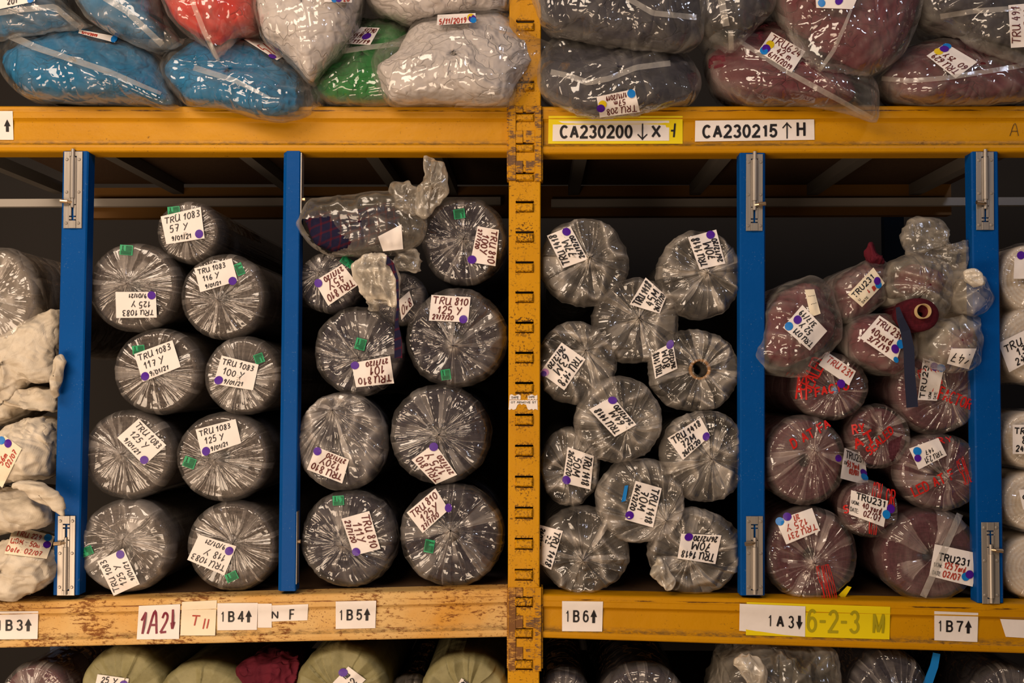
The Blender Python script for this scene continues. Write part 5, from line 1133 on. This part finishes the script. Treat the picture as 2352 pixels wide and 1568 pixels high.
bag('bag of navy cloth with an upside-down tag, lowest right of the yellow post', [(1230, 165), (1240, 120), (1262, 95), (1290, 90), (1400, 98), (1550, 112), (1592, 140), (1614, 185), (1602, 225), (1560, 245), (1440, 264), (1360, 270), (1295, 250), (1245, 215)], y=-.05, df=.10, db=.35, lean=.4, mats=Nv, floor=fl, group=GT['n'], haze=0.06, cr=.02,
    seals=[([(1265, 165), (1310, 175), (1350, 190), (1400, 180), (1460, 155), (1540, 145)], 13)], labels=[dict(quad=[(1470, 257), (1378, 270), (1370, 222), (1458, 204)], lines=[('TRU 208', .05, .08, .26), ('57m', .3, .4, .24), ('1/11/2019', .15, .72, .2)], ink='brownink', pw=2, dots=[('y', 1384, 240), ('p', 1380, 249), ('b', 1450, 215)])])
bag('bag of maroon cloth tagged 6/11/2019, its empty corner hanging over the beam', [(1616, 130), (1640, 100), (1700, 78), (1760, 45), (1830, 68), (1900, 165), (1990, 180), (2012, 200), (2013, 280), (1950, 262), (1850, 245), (1720, 238), (1640, 195)], cloth=[(1618, 130), (1700, 82), (1760, 50), (1825, 75), (1890, 160), (1960, 190), (1960, 235), (1850, 240), (1720, 234), (1642, 192)], y=-.04, df=.12, db=.35, lean=.4, mats=Mr, floor=fl, group=GT['m'], haze=0.066, cr=.014,
    seals=[([(1700, 95), (1800, 160), (1900, 215), (2005, 272)], [10, 12, 13, 10])], labels=[dict(quad=[(1772, 73), (1850, 118), (1818, 167), (1741, 118)], lines=[('TRU624', .08, .05, .3), ('42 m', .38, .4, .24), ('6/11/2019', .12, .72, .22)], ink='brownink', pw=2.2, dots=[('y', 1769, 102), ('b', 1755, 116), ('p', 1760, 111)])])
bag('bag of maroon cloth with an upside-down tag, lowest at the right', [(2022, 180), (2050, 135), (2080, 108), (2150, 90), (2250, 95), (2400, 140), (2420, 215), (2300, 236), (2150, 238), (2065, 225)], y=-.03, df=.10, db=.35, lean=.4, mats=Mr, floor=fl, group=GT['m'], haze=0.077,
    seals=[([(2025, 180), (2090, 186), (2180, 178), (2352, 150)], 11)], labels=[dict(quad=[(2195, 180), (2128, 128), (2172, 99), (2245, 142)], lines=[('TRU 629', .1, .08, .26), ('60', .05, .42, .22), ('25 Y', .45, .45, .2)], ink='brownink', dots=[('y', 2156, 118), ('b', 2175, 106, 9), ('p', 2169, 112)])])
# upper row
REST = list(STACK.values())[-7:]
_bag = bag
def bag(*a, **k): return _bag(*a, rest=REST, **k)
bag('topmost bag of blue cloth at the left edge', [(-90, -90), (110, -90), (140, 0), (204, 60), (190, 66), (120, 82), (55, 90), (-90, 95)], cloth=[(-90, -90), (100, -90), (130, 0), (165, 55), (120, 76), (55, 84), (-90, 90)], y=-.01, df=.10, db=.3, lean=.1, group=GT['b'], seals=[([(-20, 32), (50, 22), (125, 15), (180, 62)], 13)], labels=[dict(quad=[(-30, -22), (82, -25), (80, 3), (-20, 25)], lines=[('201', .38, .55, .3)], dots=[('b', 70, 0, 8)])])
bag('bag of blue cloth hanging down between the edge and the red bag', [(140, -90), (330, -90), (375, 40), (414, 98), (400, 113), (330, 110), (255, 74), (195, 35)], cloth=[(145, -90), (320, -90), (355, 30), (375, 80), (360, 100), (320, 100), (255, 70), (195, 30)], y=-.03, df=.10, db=.3, lean=.1, group=GT['b'], seals=[([(240, -5), (290, 25), (373, 103)], 14)])
bag('bag of red cloth ending in an empty pointed corner', [(360, -90), (595, -90), (590, 55), (548, 82), (530, 110), (504, 145), (478, 112), (405, 62), (380, 25)], cloth=[(362, -90), (592, -90), (586, 50), (545, 78), (515, 105), (485, 105), (410, 60), (384, 25)], y=-.06, df=.10, db=.3, lean=.1, mats=('redfold', 'bagfilm'), haze=0.077, seals=[([(440, 0), (470, 75), (502, 140)], [11, 12, 8])])
bag('bag of white cloth hanging to a point over the blue bag', [(592, -90), (825, -90), (820, 30), (790, 100), (745, 155), (712, 190), (685, 165), (640, 118), (600, 80)], y=-.10, df=.10, db=.3, lean=.1, mats=Wt, group=GT['w'], haze=0.033, labels=[dict(quad=[(745, -20), (810, -20), (808, 6), (745, 4)], lines=[('20', .7, .4, .5)], ink='redink', dots=[('b', 768, -1, 7), ('p', 778, -2, 7)])])
bag('topmost bag of white cloth, left of the yellow post', [(832, -90), (1175, -90), (1172, 15), (1140, 32), (1050, 40), (935, 50), (870, 30), (840, 5)], y=.0, df=.10, db=.3, lean=.1, mats=Wt, group=GT['w'], haze=0.033)
bag('upper bag of navy cloth right of the yellow post', [(1232, -90), (1600, -90), (1622, 30), (1612, 90), (1560, 120), (1480, 115), (1380, 100), (1275, 75), (1240, 40)], y=-.07, df=.10, db=.3, lean=.1, mats=Nv, group=GT['n'], haze=0.055, cr=.02, seals=[([(1440, -5), (1500, 30), (1600, 40)], 13)])
bag('bag of navy cloth with an empty corner over the tagged maroon bag', [(1590, -90), (1785, -90), (1775, 20), (1740, 65), (1682, 120), (1672, 118), (1625, 85), (1605, 40)], cloth=[(1590, -90), (1780, -90), (1765, 20), (1720, 58), (1640, 62), (1610, 35)], y=-.05, df=.09, db=.3, lean=.1, mats=Nv, group=GT['n'], haze=0.06, cr=.02, seals=[([(1655, -10), (1668, 60)], 16), ([(1678, 70), (1680, 115)], 12)])
bag('topmost bag of maroon cloth with blue and purple dots on its tag', [(1782, -90), (2105, -90), (2112, 30), (2070, 130), (2000, 175), (1930, 188), (1870, 188), (1838, 150), (1800, 60)], cloth=[(1784, -90), (2102, -90), (2108, 30), (2065, 125), (1995, 165), (1950, 165), (1870, 110), (1805, 55)], y=-.07, df=.11, db=.3, lean=.1, mats=Mr, group=GT['m'], haze=0.066, seals=[([(1955, 22), (1940, 60), (1915, 115), (1870, 180)], [6, 9, 10, 6])],
    labels=[dict(quad=[(1870, -40), (1985, -40), (1958, 21), (1875, 18)], lines=[], dots=[('b', 1887, 7), ('p', 1927, 2)])])
bag('bag of navy cloth with a vertical tag at the right edge', [(2098, -90), (2430, -90), (2430, 170), (2360, 160), (2290, 145), (2230, 110), (2180, 65), (2125, 40)], cloth=[(2100, -90), (2430, -90), (2430, 110), (2330, 115), (2260, 90), (2190, 50), (2130, 25)], y=-.07, df=.10, db=.3, lean=.1, mats=Nv, group=GT['n'], haze=0.065, cr=.02, seals=[([(2160, 38), (2240, 25), (2352, 18)], 12)],
    labels=[dict(quad=[(2322, 110), (2316, 12), (2390, 5), (2395, 105)], lines=[('TRU 491', .08, .08, .25), ('5 M', .5, .45, .25)], ink='brownink', pw=2.2)])
